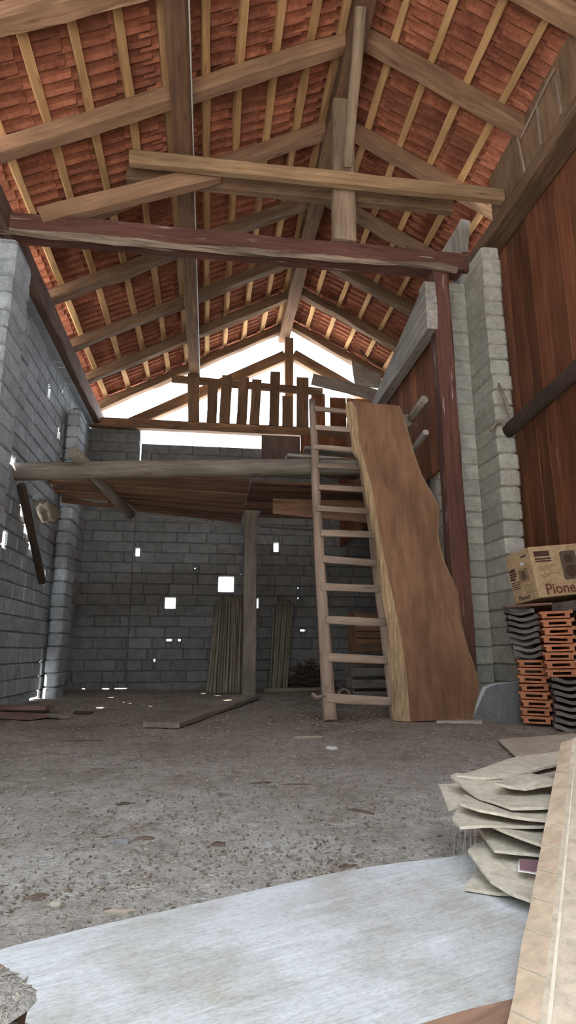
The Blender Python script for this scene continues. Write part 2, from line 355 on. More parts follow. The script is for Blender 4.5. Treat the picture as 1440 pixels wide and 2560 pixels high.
# right wall of upright boards, with one open seam
b = MB(); y = -0.3; seams = []
while y < 5.05:
    w = random.uniform(0.15, 0.27); y2 = min(y+w, 5.1); ov = random.choice((0.0, 0.014, 0.028))
    g0 = 0.006 if 4.3 < y2 < 4.62 else 0.0
    z0, z1 = 0.0, 4.46
    zs = [z0, 0.8, 1.45, 1.8, 2.2, 2.7, 3.4, z1]
    e0 = [y+0.002+0.004*noise.noise(V((z*2, y, 0))) for z in zs]
    e1 = [y2-0.002-(g0 if 1.4 < z < 2.3 else 0)-0.003*noise.noise(V((z*2, y2, 4))) for z in zs]
    poly = [(2.75+ov, e0[i], zs[i]) for i in range(len(zs))]+[(2.75+ov, e1[i], zs[i]) for i in reversed(range(len(zs)))]
    b.prism(poly, (0.026, 0, 0)); y = y2
structure(b.build('wall_right', M['plank_z']))
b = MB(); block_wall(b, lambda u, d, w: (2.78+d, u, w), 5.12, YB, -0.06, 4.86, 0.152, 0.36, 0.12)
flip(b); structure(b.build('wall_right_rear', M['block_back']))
# upper band of boards above the lintel
b = MB(); y = -0.3
while y < 4.56:
    w = random.uniform(0.22, 0.42); y2 = min(y+w, 4.57); zt = lambda q: 5.07-0.075*(q-3.1)/1.4
    b.prism([(2.57+random.uniform(0, .008), y+.002, 4.50), (2.57, y2-.002, 4.50), (2.57, y2-.002, zt(y2)), (2.57, y+.002, zt(y))], (0.024, 0, 0)); y = y2
structure(b.build('wall_right_upper', M['plank_grey_z']))
# return wall of blocks beside the red post, and the loft partition of red boards behind it
b = MB(); block_wall(b, lambda u, d, w: (u, 4.97+d, w), 2.02, 2.44, -0.05, 4.10, 0.15, 0.30, 0.16)
structure(b.build('wall_return', M['block_warm']))
b = MB(); y = 4.62; gaps = [5.03]
while y < 8.6:
    w = random.uniform(0.10, 0.17); y2 = y+w
    if y < 5.03 < y2+0.04: y2 = 5.02
    b.prism([(1.94, y+.002, 2.05), (1.94, y2-.002, 2.05), (1.94, y2-.002, 3.60), (1.94, y+.002, 3.60)], (0.022, 0, 0)); y = y2+(0.022 if abs(y2-5.02) < .001 else 0)
structure(b.build('wall_partition', M['plank_z']))

# block piers
def pier(label, x0, x1, y0, y1, z1, mat, rowh=0.15, round_top=False):
    mb = MB(); z = -0.03; k = 0
    while z < z1-0.01:
        zz = min(z+rowh, z1); j = random.uniform(-.008, .008); i = random.uniform(-.008, .008); bv = 0.014
        a = (x0+i, x1+i, y0+j, y1+j); ins = 0.03 if (round_top and zz >= z1-0.01) else 0.0
        lv = [(bv, z+0.001), (0, z+bv), (0, zz-bv-ins), (bv+ins, zz-0.001)]; vs = []
        for q, zz_ in lv:
            for (sx, sy) in ((0, 0), (1, 0), (1, 1), (0, 1)):
                # clipped corners give the rounded block arrises
                cx = a[1]-q if sx else a[0]+q; cy = a[3]-q if sy else a[2]+q; ch = 0.022+q
                dx = -ch if sx else ch; dy = -ch if sy else ch
                p1 = (cx+dx, cy, zz_); p2 = (cx, cy+dy, zz_)
                vs += ([p1, p2] if (sx ^ sy) == 0 and not (sx == 0 and sy == 0) and False else ([p2, p1] if (sx, sy) in ((0, 0), (1, 1)) else [p1, p2]))
        fs = []
        for L_ in range(3):
            for t in range(8): fs.append((L_*8+t, L_*8+(t+1) % 8, (L_+1)*8+(t+1) % 8, (L_+1)*8+t))
        fs += [tuple(range(7, -1, -1)), tuple(24+t for t in range(8))]
        mb.add(vs, fs); z = zz; k += 1
    return tag(mb.build('block_pier', mat), label, 'pier')
pier('pale concrete block pier at left edge carrying the red tie beam', -1.842, -1.62, 4.38, 4.80, 3.77, M['block'], round_top=True)
pier('grey concrete block pier in the far left corner of the barn', -1.842, -1.69, 7.26, 7.66, 3.52, M['block'], round_top=True)
pier('tall pale block pier between red post and brown board wall', 2.44, 2.62, 4.58, 5.10, 4.24, M['block_warm'], rowh=0.148)

# ------------------------------------------------------------------ roof
YF, YE = -0.75, 8.86
SH = 0.13     # the tile laps fall between the battens
def tiles(name, edges, side):
    mb = MB(); W = 0.21; prof = []
    for q_ in (0.0, 0.105):      # two pans per tile: flat pan, drop of the rib, rib foot, dark groove behind it
        prof += [(q_+.000, .000), (q_+.046, -.002), (q_+.066, -.028), (q_+.072, -.028), (q_+.074, .030), (q_+.092, .032), (q_+.095, .002)]
    prof += [(.210, .004), (.218, .006)]
    for a, bb in zip(edges, edges[1:]):           # a = lower edge x, b = upper edge x (distance from ridge falls)
        y = YF-random.uniform(0, W)
        while y < YE:
            r = random.random(); jl = random.uniform(-.012, .012); js = random.uniform(-.004, .004); vs = []
            d0 = abs(a-XR)+SH+0.03+jl; d1 = max(abs(bb-XR)+(SH-0.045 if bb != XR else -0.05)+jl, 0.0)
            for d, lift in ((d0, 0.082), (d1, 0.066)):
                for th in (0, 0.012):
                    for (py, pz) in prof: vs.append((XR+side*d, y+py+js, ZR-SL*d+lift+pz+th))
            n = len(prof); fs = []
            for i in range(n-1):
                fs.append((i, i+1, 2*n+i+1, 2*n+i)); fs.append((n+i+1, n+i, 3*n+i, 3*n+i+1))
                fs.append((i+1, i, n+i, n+i+1)); fs.append((2*n+i, 2*n+i+1, 3*n+i+1, 3*n+i))
            fs += [(0, 2*n, 3*n, n), (n-1, 2*n-1, 4*n-1, 3*n-1)]
            if side < 0: pass
            mb.add(vs, fs, r); y += W
    return structure(mb.build(name, M['tile_roof']))
b = MB(); y = YF
while y < YE:       # half-round ridge tiles
    r = random.random(); vs = []; N = 8
    for q_ in (0, 1):
        for th in (0.115, 0.13):
            for k in range(N+1):
                a = pi*k/N; vs.append((XR+th*cos(a)*1.15, y+q_*0.40, ZR-0.03+th*sin(a)*1.0+0.012*q_))
    n_ = N+1; fs = []
    for k in range(N): fs += [(k, k+1, 2*n_+k+1, 2*n_+k), (n_+k+1, n_+k, 3*n_+k, 3*n_+k+1), (k+1, k, n_+k, n_+k+1), (2*n_+k, 2*n_+k+1, 3*n_+k+1, 3*n_+k)]
    b.add(vs, fs, r); y += 0.36
structure(b.build('ceiling_ridge', M['tile_roof']))
BL = [-1.95, -1.65, -1.335, -1.035, -0.745, -0.465, -0.16, 0.117, 0.414, 0.71, 0.975]
BR = [1.45, 1.77, 2.08, 2.39, 2.70, 3.0]
tiles('ceiling_left', BL+[XR], -1)
tiles('ceiling_right', BR[::-1]+[XR], 1)
for i, x in enumerate(reversed(BL)):
    w = 0.048
    o = beam('roof_batten', (x, YF, roof(x)+0.024), (x, YE, roof(x)+0.024), 0.064, 0.046, M['batten'], up=(0.478, 0, -0.878) if False else (-SL, 0, 1), cham=0.005, wob=0.012, seg=60)
    tag(o, 'golden roof batten on the left slope, %s one down from the ridge beam' % ordinal(i), 'batten', 'roof battens under the tiles')
for i, x in enumerate(BR):
    o = beam('roof_batten', (x, YF, roof(x)+0.024), (x, YE, roof(x)+0.024), 0.064, 0.046, M['batten'], up=(SL, 0, 1), cham=0.005, wob=0.010, seg=60)
    tag(o, 'golden roof batten on the right slope, %s one down from the ridge beam' % ordinal(i), 'batten', 'roof battens under the tiles')
# rafters: pairs at these front-face depths
RY = [3.02, 3.90, 4.78, 5.76, 6.78, 7.68, 8.62]
rn = ['at the very top of the picture, cut by the frame', 'crossing in front of the ridge brace, second from the top', 'meeting behind the king post, third from the top', 'just above the dark tie beam, fourth from the top',
      'below the tie beam, fifth from the top', 'last inside pair before the open gable', 'framing the bright open gable']
for i, y in enumerate(RY):
    for side, nm in ((-1, 'left'), (1, 'right')):
        xe = -2.02 if side < 0 else 2.9
        h = 0.125; yc = y+0.065; xs = XR+side*0.012
        dz = -h/2*sqrt(1+SL*SL)
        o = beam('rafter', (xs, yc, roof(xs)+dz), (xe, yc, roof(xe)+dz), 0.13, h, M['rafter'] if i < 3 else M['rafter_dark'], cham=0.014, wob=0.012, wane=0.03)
        tag(o, 'heavy %s-slope rafter %s' % (nm, rn[i]), 'rafter', 'heavy rafters under the roof')
# longitudinal timbers
o = beam('ridge_beam', (1.09, YF, 5.60), (1.09, 8.9, 5.60), 0.17, 0.17, M['purlin'], wob=0.012); tag(o, 'dark squared ridge beam running back along the roof peak', 'beam')
o = beam('purlin', (-0.34, YF, 4.745), (-0.34, 8.9, 4.745), 0.155, 0.165, M['purlin'], wob=0.014, cham=0.02); tag(o, 'long dark purlin under the left slope running back to the gable', 'beam')
b = MB(); b.tube([(-0.252, 2.6, 4.67), (-0.250, 4.0, 4.665), (-0.252, 6.0, 4.665), (-0.254, 8.4, 4.67)], 0.006, 6); tag(b.build('cable', M['wire']), 'thin pale cable fixed along the edge of the left purlin', 'cable')
o = beam('wall_plate', (-1.752, -0.2, 3.935), (-1.752, 8.9, 3.935), 0.105, 0.225, M['plate'], wob=0.010); tag(o, 'dark timber wall plate lying along the top of the left block wall', 'beam')
o = beam('lintel_beam', (2.655, -0.3, 4.43), (2.655, 5.06, 4.44), 0.21, 0.13, M['rafter_dark'], wob=0.006); tag(o, 'long grey brown beam above the brown board wall at right', 'beam')
for i, (y, z, y2, z2) in enumerate([(4.02, 4.99, 3.955, 4.50), (3.69, 4.89, 3.70, 4.52), (3.43, 4.90, 3.415, 4.52), (3.42, 4.97, 3.96, 4.86)]):
    o = beam('nailed_slat', (2.556, y, z), (2.556, y2, z2), 0.026, 0.010, M['ladder'], up=(1, 0, 0), cham=0.002, wob=0.004)
    tag(o, ['bright short slat nailed on the upper boards nearest the gable', 'thin upright slat in the middle of the upper right boards', 'thin upright slat nearest the right picture edge on upper boards', 'thin slanting slat nailed across the upper right boards'][i], 'slat', 'slats on the upper right boards')

# ------------------------------------------------------------------ the truss
tie = empty('tie_beam', (-2.0, 4.505, 3.92), 'long red brown tie beam spanning the barn with a wavy bark edge', 'beam')
o = beam('timber', (-2.0, 4.49, 3.925), (2.165, 4.49, 3.92), 0.20, 0.165, M['red_beam'], tie, wob=0.014, cham=0.012)
o = beam('bark_edge', (-1.95, 4.415, 3.838), (2.10, 4.415, 3.838), 0.045, 0.05, M['bark'], tie, wob=0.035, cham=0.015); o['label'] = 'rough grey bark edge along the lower arris'
o = beam('peg_block', (2.17, 4.44, 3.93), (2.215, 4.44, 3.93), 0.06, 0.20, M['red_beam'], tie, wob=0.002)
o = beam('king_post', (1.07, 4.42, 4.005), (1.10, 4.42, 5.51), 0.20, 0.11, M['king'], up=(0, -1, 0), wob=0.010, cham=0.016); tag(o, 'thick grey brown king post standing on the red tie beam', 'post')
o = beam('ridge_brace', (1.085, 4.27, 4.66), (1.05, 3.55, 5.49), 0.085, 0.06, M['king'], up=(0, -1, 0.4), wob=0.006); tag(o, 'pale brace slanting up from the king post to the ridge beam', 'brace')
o = beam('collar_beam', (-0.775, 4.30, 4.548), (2.53, 4.30, 4.545), 0.085, 0.125, M['collar'], wob=0.008, cham=0.014); tag(o, 'front collar beam, lighter, clamped before the king post', 'beam', 'paired collar beams')
o = beam('collar_beam', (-0.83, 4.525, 4.59), (2.15, 4.525, 4.585), 0.085, 0.15, M['rafter_dark'], wob=0.008); tag(o, 'rear collar beam, darker, clamped behind the king post', 'beam', 'paired collar beams')
o = beam('strut', (-1.47, 4.42, 3.99), (-0.01, 4.42, 4.61), 0.105, 0.15, M['rafter'], wob=0.010, cham=0.014, cuts=(0, 0.06)); tag(o, 'brown strut rising from the tie beam to the left purlin', 'strut')
o = beam('post', (1.96, 4.50, 0.0), (1.955, 4.50, 3.835), 0.145, 0.15, M['red_beam'], up=(0, -1, 0), wob=0.010, cham=0.014); tag(o, 'tall red brown post with scraped paint beside the big slab', 'post')
b = MB(); b.prism([(1.72, 4.42, 3.70), (1.80, 4.43, 3.70), (1.80, 6.2, 3.33), (1.80, 6.1, 3.22), (1.80, 4.43, 3.24)][1:], (0.10, 0, 0)); tag(b.build('tapered_plank', M['grey_wood_y']), 'weathered grey tapered plank running back from the red post', 'plank')
b = MB(); b.prism([(2.06, 4.72, 4.17), (2.36, 4.72, 4.20), (2.42, 4.72, 4.62), (2.33, 4.72, 4.64)], (0, 0.07, 0)); tag(b.build('gusset_board', M['grey_wood_z']), 'grey upright board above the right end of the tie beam', 'board')

# ------------------------------------------------------------------ gable frame
o = beam('sill_beam', (-1.85, 8.66, 3.86), (2.7, 8.66, 3.86), 0.14, 0.14, M['gable_board'] if False else M['rafter_dark'], wob=0.008); tag(o, 'dark sill beam across the foot of the open gable', 'beam')
o = beam('gable_strut', (-1.32, 8.80, 3.90), (1.10, 8.80, 5.22), 0.12, 0.17, M['rafter_dark'], wob=0.006); tag(o, 'slanting left strut in the bright gable opening', 'strut', 'gable struts')
o = beam('gable_strut', (1.24, 8.80, 5.25), (2.65, 8.80, 4.47), 0.12, 0.17, M['rafter_dark'], wob=0.006); tag(o, 'slanting right strut in the bright gable opening', 'strut', 'gable struts')
o = beam('gable_post', (1.165, 8.78, 3.9), (1.165, 8.78, 5.52), 0.14, 0.13, M['rafter_dark'], up=(0, -1, 0), wob=0.006); tag(o, 'dark upright post in the middle of the bright gable', 'post')
rl = empty('railing', (0.4, 8.56, 3.93), 'dark slatted railing of uneven boards against the bright gable', 'railing')
def inparent(o, p):
    o.parent = p; o.matrix_parent_inverse = Matrix.Translation(p.location).inverted(); return o
o = beam('top_rail', (-0.68, 8.57, 4.60), (1.68, 8.57, 4.52), 0.03, 0.13, M['rafter_dark'], rl, wob=0.01)
for (x, w, zt, tl) in [(-0.32, 0.17, 4.68, -.03), (-0.055, 0.15, 4.56, 0.01), (0.145, 0.16, 4.69, .02), (0.40, 0.155, 4.68, .03), (0.60, 0.15, 4.65, .03), (0.90, 0.15, 4.80, .02), (1.11, 0.16, 4.40, 0.0), (1.345, 0.19, 4.73, 0.01)]:
    beam('picket', (x, 8.535, 3.90), (x+tl, 8.535, zt), w, 0.028, M['gable_board'] if False else M['rafter_dark'], rl, up=(0, -1, 0), wob=0.012, cham=0.006)
# boards closing the right part of the gable
o = beam('gable_plank', (1.50, 8.50, 4.70), (2.62, 8.50, 4.47), 0.022, 0.20, M['grey_wood'], wob=0.008); tag(o, 'grey plank nailed slantwise across the right of the gable', 'plank')
for i, (xa, xb, za, zb, lb) in enumerate([(1.50, 1.72, 3.95, 4.5, 'dark red upright board left of the bright slit in the gable'), (1.80, 2.06, 3.95, 4.45, 'dark red upright board right of the bright slit in the gable'), (2.07, 2.75, 3.95, 4.45, 'wide dark board low in the right corner of the gable')]):
    b = MB(); b.box((xa, 8.59, za), (xb, 8.612, zb)); tag(b.build('gable_board', M['plank_z']), lb, 'board', 'boards of the right gable')
b = MB(); b.prism([(2.17, 8.60, 5.12), (2.22, 8.60, 4.66), (2.66, 8.60, 4.66), (2.66, 8.60, 4.90)], (0, 0.03, 0)); tag(b.build('gable_board', M['grey_wood_y']), 'grey triangular board panel in the right gable corner', 'board')
b = MB(); b.box((0.72, 8.60, 3.30), (1.32, 8.64, 3.765)); tag(b.build('closing_board', M['gable_board']), 'dark board closing the back wall below the railing', 'board')
b = MB(); b.box((1.33, 8.60, 3.30), (2.7, 8.64, 3.79)); tag(b.build('closing_board', M['plank_z']), 'wide dark red board closing the back wall behind the ladder top', 'board')
b = MB(); b.tube([(2.14, 7.95, 4.95), (2.25, 7.95, 4.83), (2.36, 7.95, 4.755), (2.45, 7.95, 4.745), (2.47, 7.95, 4.76)], 0.011, 6); tag(b.build('iron_hook', M['dark_pole']), 'small dark hook below the tiles near the right gable corner', 'hook')

# ------------------------------------------------------------------ loft
o = log('loft_pole', (-2.0, 5.70, 2.18), (1.93, 5.70, 2.40), 0.085, 0.09, M['log']); tag(o, 'thick round pole carrying the front of the loft', 'pole')
o = log('loft_bearer', (-1.318, 5.50, 2.345), (-0.92, 6.75, 2.03), 0.062, 0.058, M['log']); tag(o, 'round log poking out over the loft pole at left', 'log')
b = MB(); ND = 11
def dline(t): return V((-1.62, 5.79+t*0.85, 2.215-t*0.10)), V((0.37, 5.79+t*1.68, 2.215-t*0.10))
for k in range(ND):
    A, B = dline(k/ND+0.004); C_, D_ = dline((k+1)/ND-0.004); j = random.uniform(-.012, .012); cut = random.uniform(-.06, .03)
    A, B, C_, D_ = [p+V((0, 0, j)) for p in (A, B, C_, D_)]; A = A+V((cut, 0, 0)); C_ = C_+V((cut, 0, 0))
    lx = lambda p: -1.318+0.318*(p.y-5.5)      # the bearer log lies in a gap between the boards
    on = lambda p, q, x: p+(q-p)*((x-p.x)/(q.x-p.x))
    b.prism([A, on(A, B, lx(A)-.075), on(C_, D_, lx(C_)-.075), C_], (0, 0, 0.024)); b.prism([on(A, B, lx(A)+.075), B, D_, on(C_, D_, lx(C_)+.075)], (0, 0, 0.024))
dk = b.build('loft_deck', M['deck']); tag(dk, 'red brown loft deck boards seen from below left of the square post', 'deck')
b = MB()
for k in range(12):
    y = 5.82+k*0.135; b.box((0.60 if k > 8 else 0.385, y, 2.19+0.01*random.random()), (1.92, y+0.128, 2.215+0.01*random.random()))
tag(b.build('loft_deck', M['deck']), 'dark loft deck boards behind the ladder, right of the square post', 'deck')
o = beam('loft_post', (0.485, 7.18, 0.0), (0.475, 7.18, 2.34), 0.155, 0.14, M['log'], up=(0, -1, 0), wob=0.006); tag(o, 'square grey brown post under the loft near the back wall', 'post')
o = beam('loft_joist', (0.28, 7.18, 2.40), (1.93, 7.20, 2.40), 0.14, 0.12, M['rafter_dark']); tag(o, 'dark joist on top of the square loft post', 'beam')
b = MB(); b.prism([(0.66, 6.30, 2.16), (1.90, 6.30, 2.17), (1.90, 6.30, 1.90), (0.66, 6.30, 1.99)], (0, 0.03, 0)); tag(b.build('hanging_board', M['deck']), 'wide dark red board hanging below the loft behind the ladder', 'board')
o = beam('pale_board', (0.60, 6.3, 1.88), (1.20, 6.3, 1.79), 0.02, 0.022, M['grey_wood']) if False else beam('pale_board', (0.64, 7.5, 2.10), (1.90, 7.9, 2.12), 0.10, 0.025, M['grey_wood']); tag(o, 'pale board at the rear edge of the loft right of the post', 'board')
o = beam('pale_board', (-0.85, 6.99, 2.085), (0.38, 7.52, 2.085), 0.05, 0.02, M['grey_wood']); tag(o, 'thin pale board along the rear edge of the left loft deck', 'board')
# loose boards on the loft behind the ladder
for i, (A, B, w, h, lb) in enumerate([((0.75, 5.86, 2.50), (1.75, 5.95, 2.50), 0.16, 0.04, 'grey loose board lying lowest on the loft behind the ladder'), ((0.95, 5.92, 2.62), (1.80, 5.90, 2.56), 0.12, 0.03, 'loose board tilted to the right on the loft boards'),
      ((0.80, 6.05, 2.56), (1.72, 6.0, 2.66), 0.11, 0.03, 'loose board tilted to the left on top of loft boards'), ((0.62, 5.95, 2.42), (1.6, 6.2, 2.42), 0.15, 0.05, 'dark thick board under the loose loft boards')]):
    o = beam('loose_board', A, B, w, h, M['grey_wood'] if i < 3 else M['rafter_dark'], wob=0.008); tag(o, lb, 'board', 'loose boards on the loft')
# hay rack lying against the partition
rk = empty('wall_rack', (1.80, 4.75, 2.3), 'grey pole rack fixed beside the red post under the tapered plank', 'rack')
log('rail', (1.80, 4.60, 2.66), (1.80, 5.02, 2.615), 0.036, 0.04, M['log'], rk); beam('rail', (1.80, 4.60, 2.35), (1.80, 5.02, 2.30), 0.05, 0.05, M['grey_wood'], rk)
for y in (4.72, 4.86): log('rung', (1.80, y, 2.33), (1.80, y, 2.63), 0.016, 0.016, M['log'], rk)
o = log('round_log', (1.755, 4.95, 2.60), (1.755, 5.7, 2.62), 0.062, 0.06, M['log']); tag(o, 'round log end showing just right of the slab top', 'log')
o = beam('wall_strip', (-1.815, 5.72, 2.06), (-1.815, 6.75, 1.25), 0.07, 0.06, M['dark_pole'], wob=0.006); tag(o, 'dark slanting strip against the left wall under the loft pole', 'brace')  # dark squared strip set slantwise along the left wall
b = MB(); vs = []; K, J = 18, 10
for j in range(J+1):
    for k in range(K):
        th = pi*j/J; ph = 2*pi*k/K; d = V((sin(th)*cos(ph), sin(th)*sin(ph), cos(th))); q_ = 1+0.55*noise.noise(d*2.1+V((3, 1, 8)))+0.2*noise.noise(d*6)
        vs.append(V((-1.74+0.10*d.x*q_, 6.45+0.30*d.y*q_, 1.97+0.10*d.z*q_)))
b.add(vs, [(j*K+k, j*K+(k+1) % K, (j+1)*K+(k+1) % K, (j+1)*K+k) for j in range(J) for k in range(K)], 0)
tag(b.build('sacking', M['card_pale'], smooth=True), 'grey sacking stuffed under the loft by the left wall', 'sacking')
o = beam('short_board', (-1.62, 6.55, 2.16), (-1.15, 6.6, 2.14), 0.12, 0.025, M['grey_wood']); tag(o, 'short pale board under the loft left of the log', 'board')

# ------------------------------------------------------------------ pole by the right wall and its sticks
o = log('hanging_pole', (2.57, 1.8, 2.58), (2.55, 4.60, 2.40), 0.075, 0.06, M['dark_pole']); tag(o, 'dark round pole running along the brown board wall', 'pole')
b = MB(); b.tube([(2.53, 4.56, 2.42), (2.47, 4.56, 2.46), (2.41, 4.55, 2.44), (2.36, 4.54, 2.37)], [.026, .024, .02, .014], 8, jit=.3); tag(b.build('bent_stick', M['log']), 'bent stick curling left from the end of the dark pole', 'stick')
b = MB(); b.tube([(2.54, 4.50, 2.46), (2.50, 4.50, 2.62), (2.46, 4.50, 2.74), (2.445, 4.50, 2.80)], [.018, .018, .016, .009], 8, jit=.3); tag(b.build('upright_stick', M['log']), 'thin stick standing up from the end of the dark pole', 'stick')

# ------------------------------------------------------------------ ladder
ld = empty('ladder', (0.9, 4.45, 0.02), 'rough wooden ladder leaning on the loft left of the slab', 'ladder')
A0, A1 = V((0.893, 4.45, 0.02)), V((1.035, 5.86, 3.15)); dl = A1-A0; wv = V((0.50, 0, 0))
def lp(t): return A0+dl*t
log('stile', A0, A1, 0.054, 0.036, M['ladder'], ld, bend=0.012); log('stile', A0+wv, A1+wv*0.92, 0.05, 0.036, M['ladder'], ld, bend=-0.01)
zs = [0.165, 0.455, 0.745, 1.02, 1.27, 1.52, 1.77, 2.00, 2.25, 2.48, 2.73, 2.98]
for i, z in enumerate(zs):
    t = (z-0.02)/3.13; p = lp(t); d = V((0, -0.055, 0.01)); tl = random.uniform(-0.012, 0.012)-0.014*(i < 5)
    beam('rung', p+d+V((-0.03 if i % 3 == 0 else 0.0, 0, 0.01)), p+d+wv*(1-0.08*t)+V((0.03, 0, tl)), 0.022, 0.062 if i < 6 else 0.05, M['ladder'], ld, wob=0.005, cham=0.005)
wl = MB(); c0 = lp(0.055)+V((0.0, 0, 0))
ring = [c0+V((0.062*cos(a), 0.064*sin(a), 0.006*sin(2*a))) for a in [2*pi*k/20 for k in range(21)]]
loop = [c0+V((0.062+0.048+0.046*cos(a), -0.03, 0.0+0.052*sin(a))) for a in [pi+2*pi*k/20 for k in range(21)]]
wl.tube(ring, 0.006, 6, cap=False); wl.tube(loop, 0.005, 6, cap=False)
wl.tube([c0+V((-0.06, -0.02, 0.0)), c0+V((-0.10, -0.03, -0.005)), c0+V((-0.13, -0.02, 0.02))], 0.016, 6)
inparent(wl.build('tie_wire', M['rust_wire']), ld)['label'] = 'wire loop tied round the stile foot'

# ------------------------------------------------------------------ the big live-edge slab
R = [(1.577, 2.581), (1.628, 2.349), (1.661, 2.144), (1.702, 1.964), (1.793, 1.754), (1.832, 1.679), (1.814, 1.548), (1.789, 1.413), (1.817, 1.217), (1.861, 1.09), (1.906, 0.958), (1.902, 0.72), (1.927, 0.542), (1.978, 0.341), (1.975, 0.229), (1.902, 0.045)]
Lf = [(1.15, 2.60), (1.193, 2.535), (1.192, 2.232), (1.239, 1.998), (1.272, 1.84), (1.306, 1.533), (1.337, 1.207), (1.384, 0.897), (1.418, 0.6), (1.435, 0.316), (1.433, 0.035)]
Lb = [(1.112, 2.59), (1.132, 2.379), (1.144, 2.157), (1.206, 2.015), (1.262, 1.599), (1.289, 1.303), (1.302, 1.049), (1.33, 0.717), (1.333, 0.317), (1.329, 0.035)]
def atz(L, z):
    L = sorted(L, key=lambda p: p[1])
    if z <= L[0][1]: return L[0][0]
    for (xa, za), (xb, zb) in zip(L, L[1:]):
        if z <= zb: return xa+(xb-xa)*(z-za)/(zb-za)
    return L[-1][0]
sl = empty('slab', (1.65, 4.27, 0.03), 'huge brown live-edge wood slab leaning on the red post', 'slab')
n = 44; T = 0.085; fm, bk, sw = MB(), MB(), MB(); yy = lambda z: 4.262+0.13*z
rows = []
for i in range(n+1):
    t = i/n; zl = 0.035+t*(2.60-0.035); zr_ = 0.045+t*(2.581-0.045); zb = 0.035+t*(2.59-0.035)
    xl = atz(Lf, zl); xr = atz(R, zr_); xb = atz(Lb, zb)
    rows.append([V((xl, yy(zl), zl)), V((xr-0.014, yy(zr_), zr_)), V((xr+0.010, yy(zr_)+0.02, zr_)), V((xr-0.004, yy(zr_)+0.030, zr_)), V((xb, yy(zb)+T*0.75, zb)), V((xb+0.05, yy(zb)+T, zb)), V(((xl+xb)/2-0.012+0.012*noise.noise(V((zl*6, 0, 0))), yy(zl)+T*0.3, zl))])
def strip(mb, a, b_):
    vs = []
    for r_ in rows: vs += [r_[a], r_[b_]]
    mb.add(vs, [(2*i, 2*i+1, 2*i+3, 2*i+2) for i in range(n)], 0)
vs = []
for r_ in rows: vs += [r_[0]+(r_[1]-r_[0])*k/6 for k in range(7)]
fm.add(vs, [(i*7+k, i*7+k+1, (i+1)*7+k+1, (i+1)*7+k) for i in range(n) for k in range(6)], 0)
strip(fm, 3, 5); fm.add([rows[0][k] for k in (0, 6, 4, 5, 3, 2, 1)], [tuple(range(7))], 0); fm.add([rows[n][k] for k in (1, 2, 3, 5, 4, 6, 0)], [tuple(range(7))], 0)
strip(sw, 1, 2); strip(sw, 2, 3)
ns = 5
vs = []
for r_ in rows:
    P = [r_[5], r_[4], r_[6], r_[0]]
    for a, c in zip(P, P[1:]):
        for k in range(ns): vs.append(a+(c-a)*k/ns)
    vs.append(P[-1])
m = 3*ns+1
for q in range(len(vs)):
    if 0 < q % m < m-1:
        p = vs[q]; vs[q] = p+V((0.016*noise.noise(V((p.x*30, p.y*30, p.z*3))), 0.008*noise.noise(V((p.x*20, p.y*40, p.z*5))), 0))
bk.add(vs, [(i*m+k, i*m+k+1, (i+1)*m+k+1, (i+1)*m+k) for i in range(n) for k in range(m-1)], 0)
inparent(fm.build('board_face', M['slab']), sl); inparent(bk.build('bark_edge', M['slab_bark']), sl)['label'] = 'pale furrowed bark along the left edge'
inparent(sw.build('sapwood_edge', M['slab_bark']), sl)['label'] = 'narrow pale sapwood along the right edge'
b = MB(); b.prism([(1.60, 4.20, 0.03), (1.90, 4.12, 0.03), (1.97, 4.25, 0.03), (1.64, 4.30, 0.03)], (0, 0, 0.012)); tag(b.build('thin_board', M['card_pale']), 'thin pale board on the floor under the slab foot', 'board')

# ------------------------------------------------------------------ grey sheet leaning behind the tile stack
sh = empty('grey_sheet', (2.1, 4.3, 0.02), 'dark grey sheet with a pale edge leaning beside the slab foot', 'sheet')
d = V((0, 0.014, 0)); q = lambda x, z: V((x, 4.285+0.10*z, z))
b = MB(); b.prism([q(1.885, 0.02), q(2.40, 0.02), q(2.42, 0.30), q(2.30, 0.297), q(2.13, 0.283), q(2.035, 0.255)], d); inparent(b.build('panel', M['slate']), sh)
b = MB(); b.prism([q(1.872, 0.02)-V((0, .004, 0)), q(1.887, 0.02)-V((0, .004, 0)), q(2.037, 0.255)-V((0, .004, 0)), q(2.13, 0.283)-V((0, .004, 0)), q(2.30, .297)-V((0, .004, 0)), q(2.30, .301)-V((0, .004, 0)), q(2.10, 0.288)-V((0, .004, 0)), q(2.012, 0.262)-V((0, .004, 0))], d); inparent(b.build('bevelled_edge', M['slate_edge']), sh)['label'] = 'pale bevelled edge'

